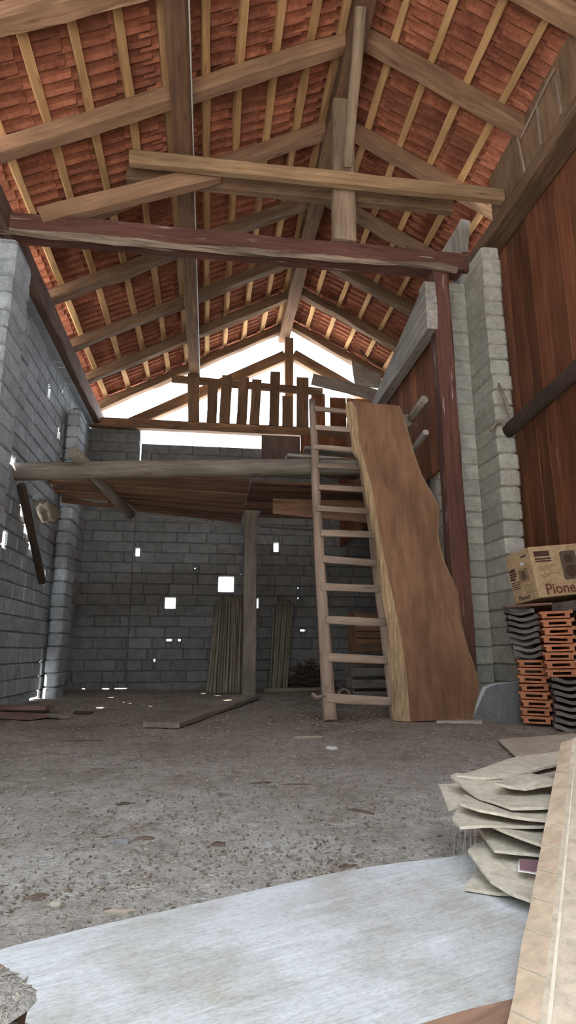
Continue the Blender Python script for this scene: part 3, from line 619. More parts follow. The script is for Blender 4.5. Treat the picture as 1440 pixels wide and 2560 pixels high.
# ------------------------------------------------------------------ stacked roof tiles
def tile_mesh(kind):
    mb = MB(); W, L = 0.205, 0.36
    if kind == 'wave':      # trough tile: wavy section with a rolled side
        top = []; N = 22
        for i in range(N+1):
            u = i/N; x = -W/2+W*u
            z = 0.034+0.013*cos(2*pi*u)+(0.007*exp(-((u-0.88)/0.06)**2))
            top.append((x, z))
        bot = [(x, 0.010+0.010*cos(2*pi*(x+W/2)/W)) for x, z in top]
        poly = top+bot[::-1]
        pl = [(x, 0, z) for x, z in poly]
        M_ = len(top); vs = [V((x, -L/2, z)) for x, z in top]+[V((x, -L/2, z)) for x, z in bot]+[V((x, L/2, z)) for x, z in top]+[V((x, L/2, z)) for x, z in bot]
        fs = []
        for i in range(M_-1):
            fs += [(i, M_+i, M_+i+1, i+1)[::-1], (2*M_+i, 2*M_+i+1, 3*M_+i+1, 3*M_+i)[::-1], (i, i+1, 2*M_+i+1, 2*M_+i), (M_+i+1, M_+i, 3*M_+i, 3*M_+i+1)]
        fs += [(0, 2*M_, 3*M_, M_), (M_-1, 2*M_-1, 4*M_-1, 3*M_-1)]
        mb.add(vs, fs, 0.0)
        return mb
    # interlocking tile seen from its head: plate, side ribs and a lower lip
    mb.box((-W/2, -L/2, 0.030), (W/2, L/2, 0.046), 0); mb.box((-W/2+.012, -L/2, 0.0), (W/2-.02, -L/2+.03, 0.012), 0)
    for xa, xb in ((-W/2+.012, -W/2+.045), (W/2-.05, W/2-.02)): mb.box((xa, -L/2, 0.011), (xb, L/2, 0.031), 0)
    mb.box((W/2-.022, -L/2, 0.046), (W/2, L/2, 0.053), 0)
    return mb
protos = {}
def put_tile(kind, x, y, z, rz, tilt, label, group, mat):
    key = kind
    if key not in protos:
        o = tile_mesh(kind).build('roof_tile', mat); protos[key] = o
    else:
        o = protos[key].copy(); col.objects.link(o)
    o.location = (x, y, z); o.rotation_euler = (tilt, random.uniform(-.03, .03), rz)
    tag(o, label, 'tile', group)
def pos_words(i, n, what, where):
    if i == 0: return 'lowest %s tile %s' % (what, where)
    if i == n-1: return 'topmost %s tile %s' % (what, where)
    return '%s %s tile up from the bottom %s' % (ordinal(i), what, where)
def rot_put(kind, x, y, z, rz, label, group, mat): put_tile(kind, x, y, z, rz, 0, label, group, mat)
RZ = -0.46; ux, uy = 0.16*sin(-RZ), 0.16*cos(RZ)        # stacks face the door, turned towards it
x, y = 2.285+ux, 4.04+uy
for i in range(8): rot_put('rib', x-0.02+0.004*(8-i)*0+random.uniform(-.007, .007), y, 0.035+i*0.054, RZ+random.uniform(-.03, .03), pos_words(i, 8, 'orange', 'of the left stack near the grey sheet'), 'orange tiles at the foot of the left stack', M['tile_orange'])
for i in range(8): rot_put('wave', x-0.045-0.004*i+random.uniform(-.010, .010), y, 0.470+i*0.0425, RZ+random.uniform(-.05, .05), pos_words(i, 8, 'dark wavy', 'in the upper half of the left stack'), 'dark tiles in the left stack', M['tile_dark'])
x, y = 2.345+ux, 3.76+uy
for i in range(8): rot_put('wave', x+0.0+random.uniform(-.01, .01), y-0.01, 0.012+i*0.0425, RZ+random.uniform(-.05, .05), pos_words(i, 8, 'dark wavy', 'at the foot of the front stack'), 'dark tiles at the foot of the front stack', M['tile_dark'])
for i in range(8): rot_put('rib', x-0.035+random.uniform(-.007, .007), y, 0.357+i*0.054, RZ+random.uniform(-.03, .03), pos_words(i, 8, 'orange', 'in the upper half of the front stack'), 'orange tiles in the front stack', M['tile_orange'])
x, y = 2.585+ux, 3.66+uy
for i in range(17): rot_put('wave', min(x, 2.60)+random.uniform(-.01, .01), y-0.02, 0.012+i*0.045, -0.2, ('lowest' if i == 0 else 'topmost' if i == 16 else '') + ' tile of the dark stack at the right picture edge' if i in (0, 16) else 'dark wavy tile inside the tall stack at the right picture edge', 'dark tiles at the right picture edge', M['tile_dark'])
b = MB(); b.box((2.42, 3.58, 0.782), (2.78, 3.96, 0.845)); b.box((2.405, 3.575, 0.782), (2.42, 3.96, 0.85)); tag(b.build('dark_panel', M['tile_dark']), 'dark flat slab on the tile stack under the printed box', 'panel')
o = beam('packing_board', (2.08, 4.02, 0.825), (2.40, 3.99, 0.845), 0.12, 0.02, M['red_plank']); tag(o, 'thin brown board under the left corner of the box', 'board')

# ------------------------------------------------------------------ printed cardboard box
bw, bd, bh = 0.55, 0.325, 0.372
mrot = Matrix.Translation(V((2.317, 3.95, 0.886))) @ Matrix.Rotation(0.0537, 4, 'Z') @ Matrix.Rotation(-0.103, 4, 'Y') @ Matrix.Rotation(-0.076, 4, 'X')
bx = bpy.data.objects.new('cardboard_box', None); col.objects.link(bx); bx.matrix_world = mrot; bx.empty_display_size = 0.1
tag(bx, 'brown cardboard box printed with a maker name and a loudspeaker picture', 'box')
def onbox(mb, name, mat, label=None):
    o = mb.build(name, mat); o.parent = bx
    if label: o['label'] = label
    return o
b = MB(); vs = []
for z in (0, bh):
    for (px, py) in ((0, 0), (bw, 0), (bw, bd), (0, bd)): vs.append((px, py, z))
b.add(vs, [(3, 2, 1, 0), (4, 5, 6, 7), (0, 1, 5, 4), (1, 2, 6, 5), (2, 3, 7, 6), (3, 0, 4, 7)], 0)
o = onbox(b, 'carton', M['card_box']); bm_ = o.modifiers.new('soft', 'BEVEL'); bm_.width = 0.006; bm_.segments = 2
def front_rect(mb, x0, z0, x1, z1, sk=0.0, t=0.0012): mb.prism([(x0, -t, z0), (x1, -t, z0+sk), (x1, -t, z1+sk), (x0, -t, z1)], (0, 0.0008, 0))
def left_rect(mb, y0, z0, y1, z1, sk=0.0, t=0.0012): mb.prism([(-t, y0, z0), (-t, y1, z0+sk), (-t, y1, z1+sk), (-t, y0, z1)], (0.0008, 0, 0))
b = MB(); front_rect(b, 0.03, 0.295, 0.155, 0.335); front_rect(b, 0.03, 0.272, 0.16, 0.285); front_rect(b, 0.03, 0.255, 0.16, 0.266); onbox(b, 'printed_heading', M['ink'])
b = MB()
for (x0_, z_, x1_) in ((0.045, .215, .18), (0.045, .200, .15), (0.045, .187, .13), (0.05, .155, .20), (0.05, .139, .12)): front_rect(b, x0_, z_, x1_, z_+.006, 0.012)
onbox(b, 'printed_text_lines', M['ink_light'])
b = MB(); pts = [(0.245, 0.11), (0.345, 0.115), (0.365, 0.13), (0.365, 0.315), (0.35, 0.325), (0.25, 0.32), (0.235, 0.31), (0.232, 0.12)]
b.prism([(px, -0.0012, pz) for px, pz in pts], (0, .0008, 0)); sp = onbox(b, 'printed_loudspeaker', M['speaker_print'])
b = MB()
for (cx, cz, rr) in ((0.30, 0.265, 0.034), (0.30, 0.175, 0.045)):
    b.prism([(cx+rr*cos(2*pi*k/24), -0.0020, cz+rr*sin(2*pi*k/24)) for k in range(24)], (0, .0008, 0))
c = b.build('printed_cone', M['ink']); c.parent = sp
def text(body, size, mat, name, loc, rot, parent, off=0.0):
    cu = bpy.data.curves.new(name, 'FONT'); cu.body = body; cu.size = size; cu.extrude = 0.0004; cu.offset = off; cu.space_character = 1.02
    cu.materials.append(mat); tmp = bpy.data.objects.new('lettering', cu); col.objects.link(tmp)
    me = bpy.data.meshes.new_from_object(tmp.evaluated_get(bpy.context.evaluated_depsgraph_get())); bpy.data.objects.remove(tmp)
    o = bpy.data.objects.new(name, me); col.objects.link(o); o.parent = parent; o.location = loc; o.rotation_euler = rot
    return o
text('Pioneer', 0.105, M['ink_logo'], 'printed_logo', (0.06, -0.0016, 0.022), (pi/2, 0, 0), bx, 0.0022)
text('Pioneer', 0.048, M['ink'], 'printed_logo', (-0.0016, 0.255, 0.018), (pi/2, 0, -pi/2), bx, 0.0008)
b = MB(); left_rect(b, 0.05, 0.315, 0.12, 0.328); onbox(b, 'printed_side_heading', M['ink'])
b = MB(); left_rect(b, 0.23, 0.235, 0.31, 0.258); left_rect(b, 0.22, 0.215, 0.31, 0.229); left_rect(b, 0.225, 0.198, 0.31, 0.210); left_rect(b, 0.25, 0.175, 0.31, 0.192)
for k in range(4): left_rect(b, 0.20, 0.105+k*.016, 0.31, 0.111+k*.016)
onbox(b, 'printed_side_text', M['ink'])
b = MB()
for k in range(14):
    yk = 0.085+k*0.0068; left_rect(b, yk, 0.155, yk+random.choice((.002, .0035, .005)), 0.225)
for (a0, c0_, a1, c1) in ((0.072, 0.145, 0.192, 0.149), (0.072, 0.232, 0.192, 0.236), (0.072, 0.145, 0.076, 0.236), (0.188, 0.145, 0.192, 0.236)): left_rect(b, a0, c0_, a1, c1)
onbox(b, 'barcode_panel', M['ink'])
b = MB(); left_rect(b, 0.10, 0.262, 0.145, 0.285); onbox(b, 'white_mark', M['label_white'])
b = MB()
for k in range(4): left_rect(b, 0.05, 0.055+k*.018, 0.15, 0.060+k*.018)
onbox(b, 'faded_side_text', M['ink_light'])

# ------------------------------------------------------------------ things at the back under the loft
for i in range(22):
    u = i/21; xb = 0.0+0.43*u+random.uniform(-.01, .01); xt = 0.09+0.36*u+random.uniform(-.015, .015); yb = 7.80+0.06*(i % 2)
    o = log('leaning_pole', (xb, yb, 0.0), (xt, 8.52+0.06*(i % 2), 1.23+random.uniform(-.08, .08)), 0.0165, 0.012, M['stick'], seg=8)
    tag(o, 'thin grey pole in the upright bundle left of the square post', 'pole', 'bundle of poles left of the square post')
for i in range(10):
    u = i/9; xb = 0.82+0.22*u+random.uniform(-.01, .01)
    o = log('leaning_pole', (xb, 8.05+random.uniform(0, .1), 0.0), (xb+0.13+0.03*u, 8.55+random.uniform(0, .08), 1.22+random.uniform(-.08, .08)), 0.0165, 0.012, M['stick'], seg=8)
    tag(o, 'thin grey pole in the slanting bundle right of the square post', 'pole', 'bundle of poles right of the square post')
o = log('floor_pole', (0.72, 7.85, 0.03), (1.62, 7.95, 0.03), 0.03, 0.025, M['stick']); tag(o, 'round pole lying on the floor before the brushwood', 'pole')
b = MB()
for k in range(420):
    px = 1.32+random.gauss(0, .16); h = 0.40*exp(-((px-1.36)/0.24)**2); p = V((min(max(px, .95), 1.75), 8.28+random.uniform(-.14, .16), random.uniform(0.01, max(h, .03)))); a = random.uniform(0, 2*pi); e = random.uniform(-.5, .5); L_ = random.uniform(.05, .20)
    dd = V((cos(a)*cos(e), sin(a)*cos(e)*.6, sin(e)))*L_; b.tube([p, p+dd*.5+V((0, 0, .012)), p+dd], [0.007, .006, .003], 5)
tag(b.build('brushwood', M['twig']), 'dark heap of brushwood against the back wall', 'brushwood', kind='stuff')
# crates behind the ladder
def crate(x, y, z, w, d, h, mat, rz, label, tilt=0.0):
    e = empty('crate', (x, y, z), label, 'crate', 'crates behind the ladder'); e.rotation_euler = (0, tilt, rz)
    t = 0.014
    for nm, lo, hi in (('side_panel', (-w/2, -d/2, 0), (-w/2+t, d/2, h)), ('side_panel', (w/2-t, -d/2, 0), (w/2, d/2, h)), ('front_slats', None, None), ('back_slats', None, None), ('base', (-w/2+t, -d/2+t, 0), (w/2-t, d/2-t, t))):
        mb = MB()
        if lo: mb.box(lo, hi)
        else:
            yy_ = -d/2 if nm[0] == 'f' else d/2-t
            k = max(1, int(h/0.075))
            for q_ in range(k): mb.box((-w/2+t, yy_, h*q_/k+0.004), (w/2-t, yy_+t, h*(q_+0.82)/k))
        o = mb.build(nm, mat); o.parent = e
    return e
crate(1.80, 6.72, 0.01, 0.46, 0.32, 0.10, M['crate_grey'], 0.02, 'grey crate on the floor, lowest of its pile')
crate(1.80, 6.72, 0.125, 0.46, 0.32, 0.11, M['crate_grey'], -0.01, 'grey crate second from the floor in the pile')
crate(1.80, 6.72, 0.250, 0.47, 0.32, 0.11, M['crate_grey'], 0.03, 'grey crate just under the reddish crates')
crate(1.81, 6.72, 0.375, 0.44, 0.30, 0.12, M['crate_red'], 0.0, 'low reddish crate directly on the grey crates')
crate(1.82, 6.72, 0.51, 0.42, 0.30, 0.30, M['crate_red'], 0.03, 'tall reddish crate in the middle of the pile')
crate(1.82, 6.72, 0.825, 0.42, 0.28, 0.13, M['crate_red'], 0.08, 'reddish crate topmost of the pile')

# ------------------------------------------------------------------ boards on the floor
o = beam('floor_plank', (-0.305, 4.36, 0.026), (0.455, 6.80, 0.030), 0.26, 0.036, M['old_plank'], wob=0.006, cham=0.004); tag(o, 'long grey plank lying on the floor before the back wall', 'plank')
for A, B, w, h, mt, lb in [((-1.86, 5.35, 0.022), (-1.30, 5.05, 0.024), 0.20, 0.03, 'red_plank', 'reddish board low by the left wall, nearest the camera'), ((-1.83, 5.62, 0.045), (-1.32, 5.50, 0.05), 0.16, 0.03, 'red_plank', 'reddish board lying higher on the pile by the left wall'),
      ((-1.85, 5.66, 0.015), (-1.36, 5.58, 0.015), 0.12, 0.02, 'old_plank', 'grey board under the pile by the left wall'), ((-1.30, 5.26, 0.015), (-1.10, 5.08, 0.016), 0.10, 0.022, 'old_plank', 'small dark board piece right of the left board pile'),
      ((-1.10, 5.48, 0.012), (-0.96, 5.42, 0.012), 0.07, 0.016, 'dark_pole', 'smallest dark board piece on the floor at left')]:
    o = beam('floor_board', A, B, w, h, M[mt], wob=0.006, cham=0.004); tag(o, lb, 'board', 'old boards on the floor by the left wall')

# ------------------------------------------------------------------ pale slab lying in the foreground
fs_ = empty('floor_slab', (0.3, 1.2, 0.0), 'wide pale grey wood slab lying on the floor in the foreground', 'slab')
ax = V((0.89, 0.36, 0)).normalized(); ay = V((-ax.y, ax.x, 0)); org = V((-0.34, 1.10, 0.0))
mw = Matrix((ax, ay, V((0, 0, 1)))).transposed().to_4x4(); mw.translation = org
inv = mw.inverted()
back = [(-0.335, 1.145), (-0.30, 1.165), (-0.20, 1.208), (-0.074, 1.261), (0.10, 1.343), (0.284, 1.42), (0.447, 1.457), (0.623, 1.49), (0.85, 1.55), (1.10, 1.62)]
front = [(-0.306, 1.104), (-0.268, 1.062), (-0.238, 1.02), (-0.228, 0.975), (-0.222, 0.935), (0.0, 0.80), (0.20, 0.845), (0.354, 0.895), (0.60, 0.94), (1.12, 1.02)]
def lerp_path(P, t):
    ds = [0]
    for a, c in zip(P, P[1:]): ds.append(ds[-1]+(V(a)-V(c)).length)
    s = t*ds[-1]
    for i in range(len(P)-1):
        if s <= ds[i+1]+1e-9: k = (s-ds[i])/(ds[i+1]-ds[i]); return V(P[i])*(1-k)+V(P[i+1])*k
    return V(P[-1])
b = MB(); c_ = MB(); NU, NV = 60, 24; g = []
for i in range(NU+1):
    A = lerp_path(back, i/NU); B = lerp_path(front, i/NU)
    for j in range(NV+1):
        p = A+(B-A)*(j/NV); p3 = V((p.x, p.y, 0.05)); p3 = inv @ p3
        p3.z = 0.05+0.003*noise.noise(V((p3.x*3, p3.y*20, 0)))+0.004*noise.noise(V((p3.x*2, p3.y*4, 6))); g.append(p3)
b.add(g, [(i*(NV+1)+j, i*(NV+1)+j+1, (i+1)*(NV+1)+j+1, (i+1)*(NV+1)+j) for i in range(NU) for j in range(NV)], 0)
o = b.build('board_face', M['fslab'], smooth=True); o.parent = fs_; o.matrix_parent_inverse = Matrix.Translation(fs_.location).inverted(); o.matrix_basis = mw
def rim(idx, out, name, mat, lab):
    mb = MB(); vs = []; K = 4
    for q_, gi in enumerate(idx):
        p = g[gi]
        for k in range(K+1):
            t = k/K; vs.append(p+V((out[0]*sin(t*pi/2)*(0.6+0.5*noise.noise(V((p.x*6, k, 1)))), out[1]*sin(t*pi/2)*(0.7+0.6*noise.noise(V((p.x*8, k, 2)))), -0.056*t)))
    mb.add(vs, [(i*(K+1)+k, i*(K+1)+k+1, (i+1)*(K+1)+k+1, (i+1)*(K+1)+k) for i in range(len(idx)-1) for k in range(K)], 0)
    o = mb.build(name, mat); o.parent = fs_; o.matrix_parent_inverse = Matrix.Translation(fs_.location).inverted(); o.matrix_basis = mw
    if lab: o['label'] = lab
rim([i*(NV+1) for i in range(NU+1)], (0, 0.012), 'rear_edge', M['fslab'], None)
rim([i*(NV+1)+NV for i in range(NU+1)][::-1], (0, -0.06), 'bark_edge', M['fslab_bark'], 'rough brown bark along the near edge')
rim([j for j in range(NV, -1, -1)], (-0.01, 0), 'end_edge', M['fslab'], None)

# ------------------------------------------------------------------ flattened cardboard pile
def sheet(poly, z, label, mat='card_pale', curl=None, th=0.006, sub=10, name='cardboard_sheet', bow=0.0):
    """a flattened carton sheet: poly (x, y) outline; curl(x, y) adds height"""
    cx = sum(p[0] for p in poly)/len(poly); cy = sum(p[1] for p in poly)/len(poly)
    ring_ = []
    for (a, c) in zip(poly, poly[1:]+poly[:1]):
        for k in range(4): ring_.append((a[0]+(c[0]-a[0])*k/4, a[1]+(c[1]-a[1])*k/4))
    K = len(ring_); lev = 6; vs = []
    def hz(x, y): return z+(curl(x, y) if curl else 0)+0.004*noise.noise(V((x*9, y*9, z*40)))
    for side in (1, 0):
        for q_ in range(lev):
            s = 1-q_/lev
            for (x, y) in ring_:
                px, py = cx+(x-cx)*s, cy+(y-cy)*s; vs.append((px, py, hz(px, py)+(th if side else 0)))
        vs.append((cx, cy, hz(cx, cy)+(th if side else 0)))
    H = lev*K+1; fs = []
    for q_ in range(lev-1):
        for k in range(K):
            a, c = q_*K+k, q_*K+(k+1) % K
            fs.append((a, c, c+K, a+K)); fs.append((H+c, H+a, H+a+K, H+c+K))
    for k in range(K):
        a, c = (lev-1)*K+k, (lev-1)*K+(k+1) % K; fs.append((a, c, lev*K)); fs.append((H+c, H+a, H+lev*K)); k2 = (k+1) % K
        fs.append((k2, k, H+k, H+k2))
    area = sum(a[0]*c[1]-c[0]*a[1] for a, c in zip(poly, poly[1:]+poly[:1]))
    if area < 0: fs = [f[::-1] for f in fs]
    mb = MB(); mb.add(vs, fs, 0)
    return tag(mb.build(name, M[mat]), label, 'cardboard', 'flattened cardboard pile')
def tipcurl(x0, y0, r, amp): return lambda x, y: amp*max(0, 1-sqrt((x-x0)**2+(y-y0)**2)/r)**2
sheet([(0.526, 1.275), (0.60, 1.372), (0.95, 1.45), (1.0, 1.25), (0.644, 1.205), (0.576, 1.235)], 0.056, 'pale torn cardboard sheet lowest in the pile, flat on the slab')
s2 = sheet([(0.565, 1.342), (0.60, 1.385), (0.649, 1.412), (0.95, 1.48), (1.02, 1.20), (0.605, 1.125), (0.577, 1.172), (0.562, 1.233)], 0.074, 'curved cardboard sheet with a small plum sticker', curl=lambda x, y: 0.020*max(0, (y-1.18)/0.2)+tipcurl(0.56, 1.34, 0.12, 0.012)(x, y))
def patch(mb, pts, z): mb.prism([(x_, y_, z) for x_, y_ in pts], (0, 0, 0.001))
zz = 0.101
b = MB(); patch(b, [(0.653, 1.288), (0.695, 1.272), (0.650, 1.196), (0.615, 1.222)], zz); st = b.build('sticker', M['label_white'], s2)
b = MB(); patch(b, [(0.650, 1.281), (0.690, 1.266), (0.652, 1.203), (0.621, 1.225)], zz+.0015); c = b.build('sticker_print', M['label_plum'], st)
b = MB(); patch(b, [(0.570, 1.330), (0.600, 1.376), (0.640, 1.37), (0.615, 1.31), (0.575, 1.262)], 0.1065); 
sheet([(0.625, 1.427), (0.606, 1.301), (0.644, 1.28), (0.693, 1.255), (0.98, 1.28), (1.0, 1.50), (0.70, 1.47)], 0.112, 'cardboard sheet just above the one with the sticker', curl=tipcurl(0.62, 1.42, 0.12, 0.02))
sheet([(0.615, 1.363), (0.634, 1.308), (0.677, 1.228), (0.98, 1.25), (1.0, 1.45), (0.64, 1.42)], 0.133, 'thin upper ply lifted off the sheet above the sticker', curl=lambda x, y: 0.012*max(0, (0.72-x)/0.1))
sheet([(0.558, 1.401), (0.548, 1.334), (0.636, 1.322), (0.745, 1.320), (1.0, 1.33), (1.02, 1.56), (0.62, 1.50)], 0.149, 'dusty cardboard sheet midway up the pile with a cut corner')
sheet([(0.586, 1.418), (0.608, 1.363), (0.66, 1.318), (0.737, 1.300), (1.0, 1.30), (1.02, 1.58), (0.64, 1.52)], 0.163, 'cardboard sheet with dark gap beneath, midway up the pile', curl=lambda x, y: 0.010*max(0, (0.75-x)/0.15))
sheet([(0.645, 1.703), (0.583, 1.485), (0.636, 1.500), (0.82, 1.43), (1.10, 1.45), (1.15, 1.72)], 0.157, 'broad cardboard sheet with its pointed corner farthest left', curl=lambda x, y: -0.012*max(0, (0.64-x)/0.06))
sheet([(0.642, 1.605), (0.675, 1.636), (0.74, 1.58), (1.10, 1.60), (1.08, 1.34), (0.766, 1.337), (0.673, 1.345), (0.644, 1.45)], 0.180, 'long curled cardboard strip sweeping to the right', curl=lambda x, y: 0.020*max(0, (y-1.45)/0.2)*max(0, (0.85-x)/0.2))
sheet([(0.687, 1.445), (0.756, 1.534), (0.89, 1.51), (1.05, 1.50), (1.03, 1.41), (0.823, 1.412)], 0.206, 'small pale cardboard piece lying on the pile', curl=lambda x, y: 0.006*sin(x*40))
sheet([(0.654, 1.600), (0.721, 1.566), (0.827, 1.60), (1.023, 1.71), (1.35, 1.75), (1.40, 1.95), (1.131, 1.895), (0.952, 1.845)], 0.196, 'wide flat cardboard sheet at the rear of the pile', curl=lambda x, y: 0.006*max(0, (x-0.8)/0.3))
sheet([(0.80, 1.60), (1.05, 1.70), (1.35, 1.74), (1.38, 1.90), (0.98, 1.82)], 0.183, 'darker cardboard sheet under the wide rear one')
sheet([(1.647, 3.381), (1.479, 2.863), (1.60, 2.80), (1.70, 2.90), (2.05, 2.82), (2.08, 3.34)], 0.022, 'cardboard sheet lying apart on the floor behind the pile', curl=lambda x, y: 0.03*max(0, (x-1.6)/0.4))
# crumpled support under the pile
sheet([(0.70, 1.50), (0.72, 1.66), (1.1, 1.70), (1.15, 1.45)], 0.11, 'inner cardboard layer deep in the middle of the pile')
sheet([(0.72, 1.48), (0.74, 1.70), (1.1, 1.72), (1.15, 1.44)], 0.06, 'inner cardboard layer on the floor under the pile')
# large carton panel leaning over the pile
pn = empty('cardboard_sheet', (0.39, 0.84, 0.06), 'large brown cardboard panel leaning over the pile at the right edge', 'cardboard')
P0, P1 = V((0.392, 0.845, 0.062)), V((0.945, 1.575, 0.300)); u = (P1-P0); v = V((0.79, -0.61, 0.02)).normalized(); nn = v.cross(u).normalized()
if nn.z < 0: nn = -nn
Q = lambda a, c, h=0.0: P0+u*a+v*c+nn*h
def ply(name, pts, mat, th=0.006, lab=None):
    mb = MB(); mb.prism([Q(*p) for p in pts], nn*(-th)); o = inparent(mb.build(name, mat), pn)
    if lab: o['label'] = lab
    return o
ply('panel', [(-0.30, 0.045), (0.985, 0.030), (1.0, 0.042), (0.955, 0.11), (0.90, 0.55), (-0.30, 0.55)], M['card'])
mb = MB(); fl = []
for k in range(15):
    t = -0.30+1.285*k/14; w_ = 0.043-0.010*max(0, t); fl.append((Q(t, w_, 0.0), Q(t, 0.0+0.003*noise.noise(V((t*9, 0, 0))), -0.012+0.002*noise.noise(V((t*7, 3, 0))))))
vs = []
for a, c in fl: vs += [a, c, a-nn*.006, c-nn*.006]
mb.add(vs, [f for i in range(14) for f in ((4*i, 4*i+1, 4*i+5, 4*i+4)[::-1], (4*i+2, 4*i+3, 4*i+7, 4*i+6), (4*i+1, 4*i+3, 4*i+7, 4*i+5)[::-1])], 0)
inparent(mb.build('folded_flange', M['card_flange']), pn)['label'] = 'orange brown folded edge strip'
for k in range(14):
    mb = MB(); t = -0.25+k*0.085; a = Q(t, 0.043-0.01*max(0, t), 0.001); c = Q(t+0.025, 0.002, -0.010); mb.tube([a, c], 0.0009, 5); inparent(mb.build('crease', M['card_pale']), pn)['label'] = 'pale crease across the edge strip'
ply('crease_strip', [(-0.28, 0.052, .0012), (0.80, 0.042, .0012), (0.80, 0.0440, .0012), (0.4, 0.050, .0012), (-0.28, 0.058, .0012)], M['tape'], 0.0008, 'pale worn crease line')

# ------------------------------------------------------------------ litter
b = MB()
for k in range(5200):
    t = random.random()**1.7; y = 1.0+6.9*t; x = random.uniform(-1.85, 2.3)
    if y < 3.2: x = random.uniform(-0.33*y-0.3, 0.62*y+0.2)
    L_ = random.uniform(.002, .006)*(0.7+0.25*y); a = random.gauss(0, .7); w = L_*random.uniform(.10, .4)
    m_ = Matrix.Translation(V((x, y, floorz(x, y)+.003))) @ Matrix.Rotation(a, 4, 'Z') @ Matrix.Rotation(random.uniform(-.3, .3), 4, 'Y')
    b.box((-L_, -w, -.001), (L_, w, .002+.15*w), None, m_)
tag(b.build('floor_litter', M['straw']), 'straw bits and chaff scattered all over the dirt floor', 'litter', kind='stuff')
b = MB()
for k in range(2600):
    if random.random() < 0.6:
        c0 = random.choice([(-0.25, 2.3, .35), (0.35, 2.5, .3), (0.05, 1.75, .22), (-0.1, 1.62, .16), (0.25, 1.72, .12), (-0.38, 1.5, .10), (0.5, 2.1, .2), (0.36, 1.58, .08), (-0.3, 2.05, .2), (0.6, 3.4, .3), (0.0, 3.6, .8)]); x = c0[0]+random.gauss(0, c0[2]); y = c0[1]+random.gauss(0, c0[2]*.7)
    else: y = 1.2+5.5*random.random()**1.5; x = random.uniform(-1.8, 2.2)
    if y < 1.35 or y > 7.5: continue
    L_ = random.uniform(.0012, .0048)*(0.6+0.22*y); a = random.gauss(0, .8); w = L_*random.uniform(.2, .7)
    m_ = Matrix.Translation(V((x, y, floorz(x, y)+.002))) @ Matrix.Rotation(a, 4, 'Z') @ Matrix.Rotation(random.uniform(-.3, .3), 4, 'Y')
    b.box((-L_, -w, -.001), (L_, w, .002+.3*w), None, m_)
tag(b.build('floor_litter', M['dark_litter']), 'dark bark crumbs and earth clods gathered in patches on the floor', 'litter', kind='stuff')
G = plain('dark_chip_wood', (0.11, 0.08, 0.06), 0.9, 0.2)
def chunk(name, x, y, L_, w, h, rz, mat, label, cat, pts=11):
    mb = MB(); vs = []; h = h*(0.5 if mat is G else 0.9)
    for z_, s in ((0, 1.0), (h*.6, .95), (h, .6)):
        for k in range(pts):
            a = 2*pi*k/pts; q_ = 1+.75*noise.noise(V((x*9+k*1.3, y*9, z_*20))); vs.append((L_*cos(a)*s*q_, w*sin(a)*s*q_, z_))
    fs = [(i*pts+k, i*pts+(k+1) % pts, (i+1)*pts+(k+1) % pts, (i+1)*pts+k) for i in range(2) for k in range(pts)]+[tuple(range(pts-1, -1, -1)), tuple(2*pts+k for k in range(pts))]
    mb.add(vs, fs, 0); o = mb.build(name, mat); o.location = (x, y, floorz(x, y)-.002); o.rotation_euler = (0, 0, rz); return tag(o, label, cat)
chunk('bark_strip', 0.23, 2.57, .050, .008, .014, 0.1, G, 'dark bark strip in the middle of the floor, left of its pair', 'bark')
chunk('bark_strip', 0.36, 2.53, .058, .008, .012, -0.15, G, 'brown bark strip in the middle of the floor, right of its pair', 'bark')
chunk('bark_curl', 0.51, 2.09, .055, .009, .018, -0.7, G, 'dark curled bark piece left of the cardboard pile', 'bark')
chunk('dirt_clod', -0.276, 2.30, .022, .011, .018, 0.2, G, 'dark clod on the floor left of centre', 'clod')
chunk('stone', -0.222, 1.86, .030, .016, .018, 0.1, M['stone_grey'], 'flat pale stone on the dusty floor left of centre', 'stone')
chunk('wood_chip', -0.165, 1.885, .030, .013, .020, 0.2, G, 'dark wood chip right beside the flat pale stone', 'chip')
chunk('dirt_clod', 0.043, 1.81, .020, .014, .020, 0.2, G, 'small dark clod in the middle of the dusty floor', 'clod')
chunk('wood_chip', -0.16, 1.40, .030, .009, .010, -0.1, M['old_plank'], 'curved grey wood chip just behind the pale slab', 'chip')
chunk('wood_chip', -0.19, 1.412, .010, .010, .012, 0.5, G, 'tiny dark chip touching the curved grey one', 'chip')
chunk('dirt_clod', -0.055, 1.405, .007, .006, .010, 0.3, G, 'tiny clod right of the curved grey chip', 'clod')
chunk('paper_scrap', 0.68, 3.35, .035, .022, .016, 0.2, M['paper'], 'crumpled pale scrap on the floor before the ladder', 'scrap')
chunk('bark_piece', -0.345, 1.50, .030, .020, .014, 0.4, G, 'dark bark piece at the left edge behind the slab', 'bark')
chunk('bark_piece', -0.30, 1.45, .014, .012, .012, 0.4, M['straw'], 'small tuft at left just behind the slab', 'bark')
chunk('dirt_clod', 0.36, 1.60, .022, .014, .012, 0.1, G, 'dark clod behind the slab left of the cardboard', 'clod')
chunk('wood_stick', 0.62, 3.72, .10, .012, .016, 0.05, M['old_plank'], 'thin stick lying on the floor before the ladder foot', 'stick')
chunk('wood_stick', -0.75, 3.85, .11, .014, .018, 0.05, G, 'dark stick on the floor left of the long plank', 'stick')
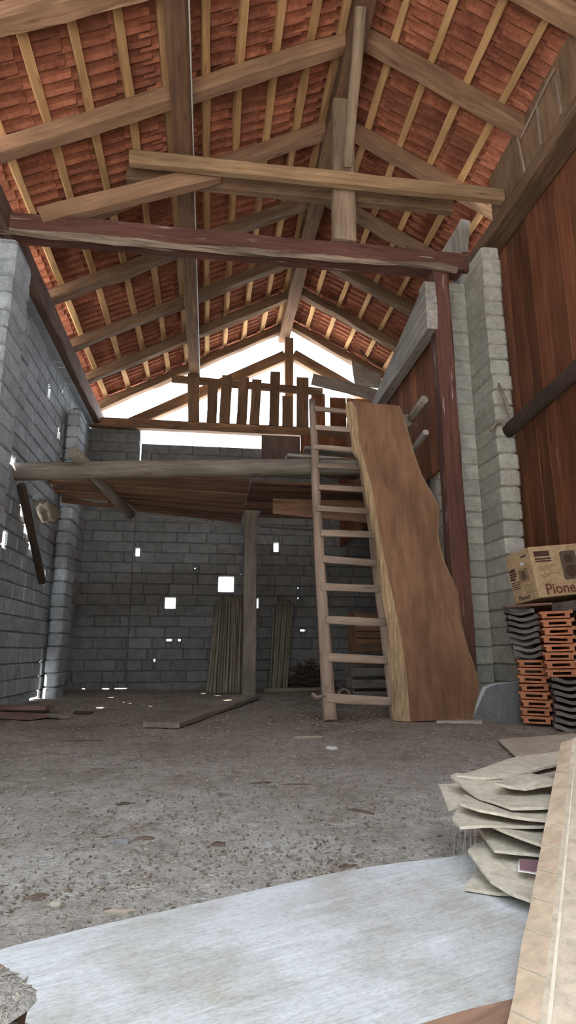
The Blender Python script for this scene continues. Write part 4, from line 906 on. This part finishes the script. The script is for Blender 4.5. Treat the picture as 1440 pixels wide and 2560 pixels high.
# dust and chaff heaped on the left end of the slab
mb = MB(); vs = []; fs = []; K = 26
for i in range(5):
    for k in range(K):
        a = 2*pi*k/K; q_ = (1-i/5)*(1+.16*noise.noise(V((cos(a)*1.7, sin(a)*1.7, 4)))); vs.append((-0.345+0.115*cos(a)*q_, 0.99+0.105*sin(a)*q_, 0.051+0.010*(1-(1-i/5)**2)+0.002*noise.noise(V((cos(a)*9*q_, sin(a)*9*q_, i)))))
vs.append((-0.345, 0.99, 0.062))
for i in range(4):
    for k in range(K): fs.append((i*K+k, i*K+(k+1) % K, (i+1)*K+(k+1) % K, (i+1)*K+k))
for k in range(K): fs.append((4*K+k, 4*K+(k+1) % K, 5*K))
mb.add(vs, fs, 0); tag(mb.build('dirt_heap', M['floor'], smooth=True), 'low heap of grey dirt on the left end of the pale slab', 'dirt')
b = MB()
for k in range(420):
    a = random.uniform(0, 2*pi); q_ = sqrt(random.random()); x = -0.345+0.112*cos(a)*q_; y = 0.99+0.102*sin(a)*q_
    L_ = random.uniform(.001, .005); a = random.uniform(0, pi); w = L_*random.uniform(.12, .4)
    m_ = Matrix.Translation(V((x, y, .053+.010*(1-q_**2)))) @ Matrix.Rotation(a, 4, 'Z') @ Matrix.Rotation(random.uniform(-.4, .4), 4, 'Y'); b.box((-L_, -w, -.0006), (L_, w, .001), None, m_)
tag(b.build('chaff', M['straw']), 'loose chaff strewn over the dirt heap on the slab', 'litter', kind='stuff')
b = MB(); vs = []
for k in range(26):
    x = 0.60+random.random()*0.08; y = 1.40+random.random()*0.10; z = random.uniform(0.13, 0.16)
    b.tube([(x-.02, y-.03, z), (x-.03+random.uniform(-.03, .02), y-.05+random.uniform(-.04, .02), random.uniform(.01, .05))], 0.00022, 3)
tag(b.build('cobweb', M['wire']), 'grey cobweb threads hanging from the cardboard pile', 'cobweb', kind='stuff')

# ------------------------------------------------------------------ light, sky, camera
w = bpy.data.worlds.new('sky'); sc.world = w; w.use_nodes = True
n = w.node_tree.nodes; l = w.node_tree.links; bg = n['Background']; bg.inputs['Color'].default_value = (0.77, 0.885, 1.0, 1); bg.inputs['Strength'].default_value = 3.0
su = bpy.data.lights.new('sun', 'SUN'); su.energy = 16.0; su.angle = radians(0.6); su.color = (1.0, 0.95, 0.86)
so = bpy.data.objects.new('sun', su); col.objects.link(so); so.rotation_euler = V((0.60, 0.26, -1.0)).to_track_quat('-Z', 'Y').to_euler()
cam = bpy.data.cameras.new('camera'); co = bpy.data.objects.new('camera', cam); col.objects.link(co); sc.camera = co
cam.sensor_fit = 'HORIZONTAL'; cam.sensor_width = 36; cam.lens = 36*1480/1440; cam.clip_start = 0.02
co.location = (0, 0, 0.5225); co.rotation_euler = (pi/2+0.2302, 0, -0.1305)
sc.view_settings.view_transform = 'Standard'; sc.view_settings.look = 'None'; sc.view_settings.gamma = 1.0; sc.view_settings.use_curve_mapping = False
sc.view_settings.exposure = 1.68
sc.cycles.max_bounces = 8; sc.cycles.diffuse_bounces = 4; sc.cycles.adaptive_threshold = 0.02; sc.cycles.use_denoising = True
sc.cycles.sample_clamp_indirect = 8.0
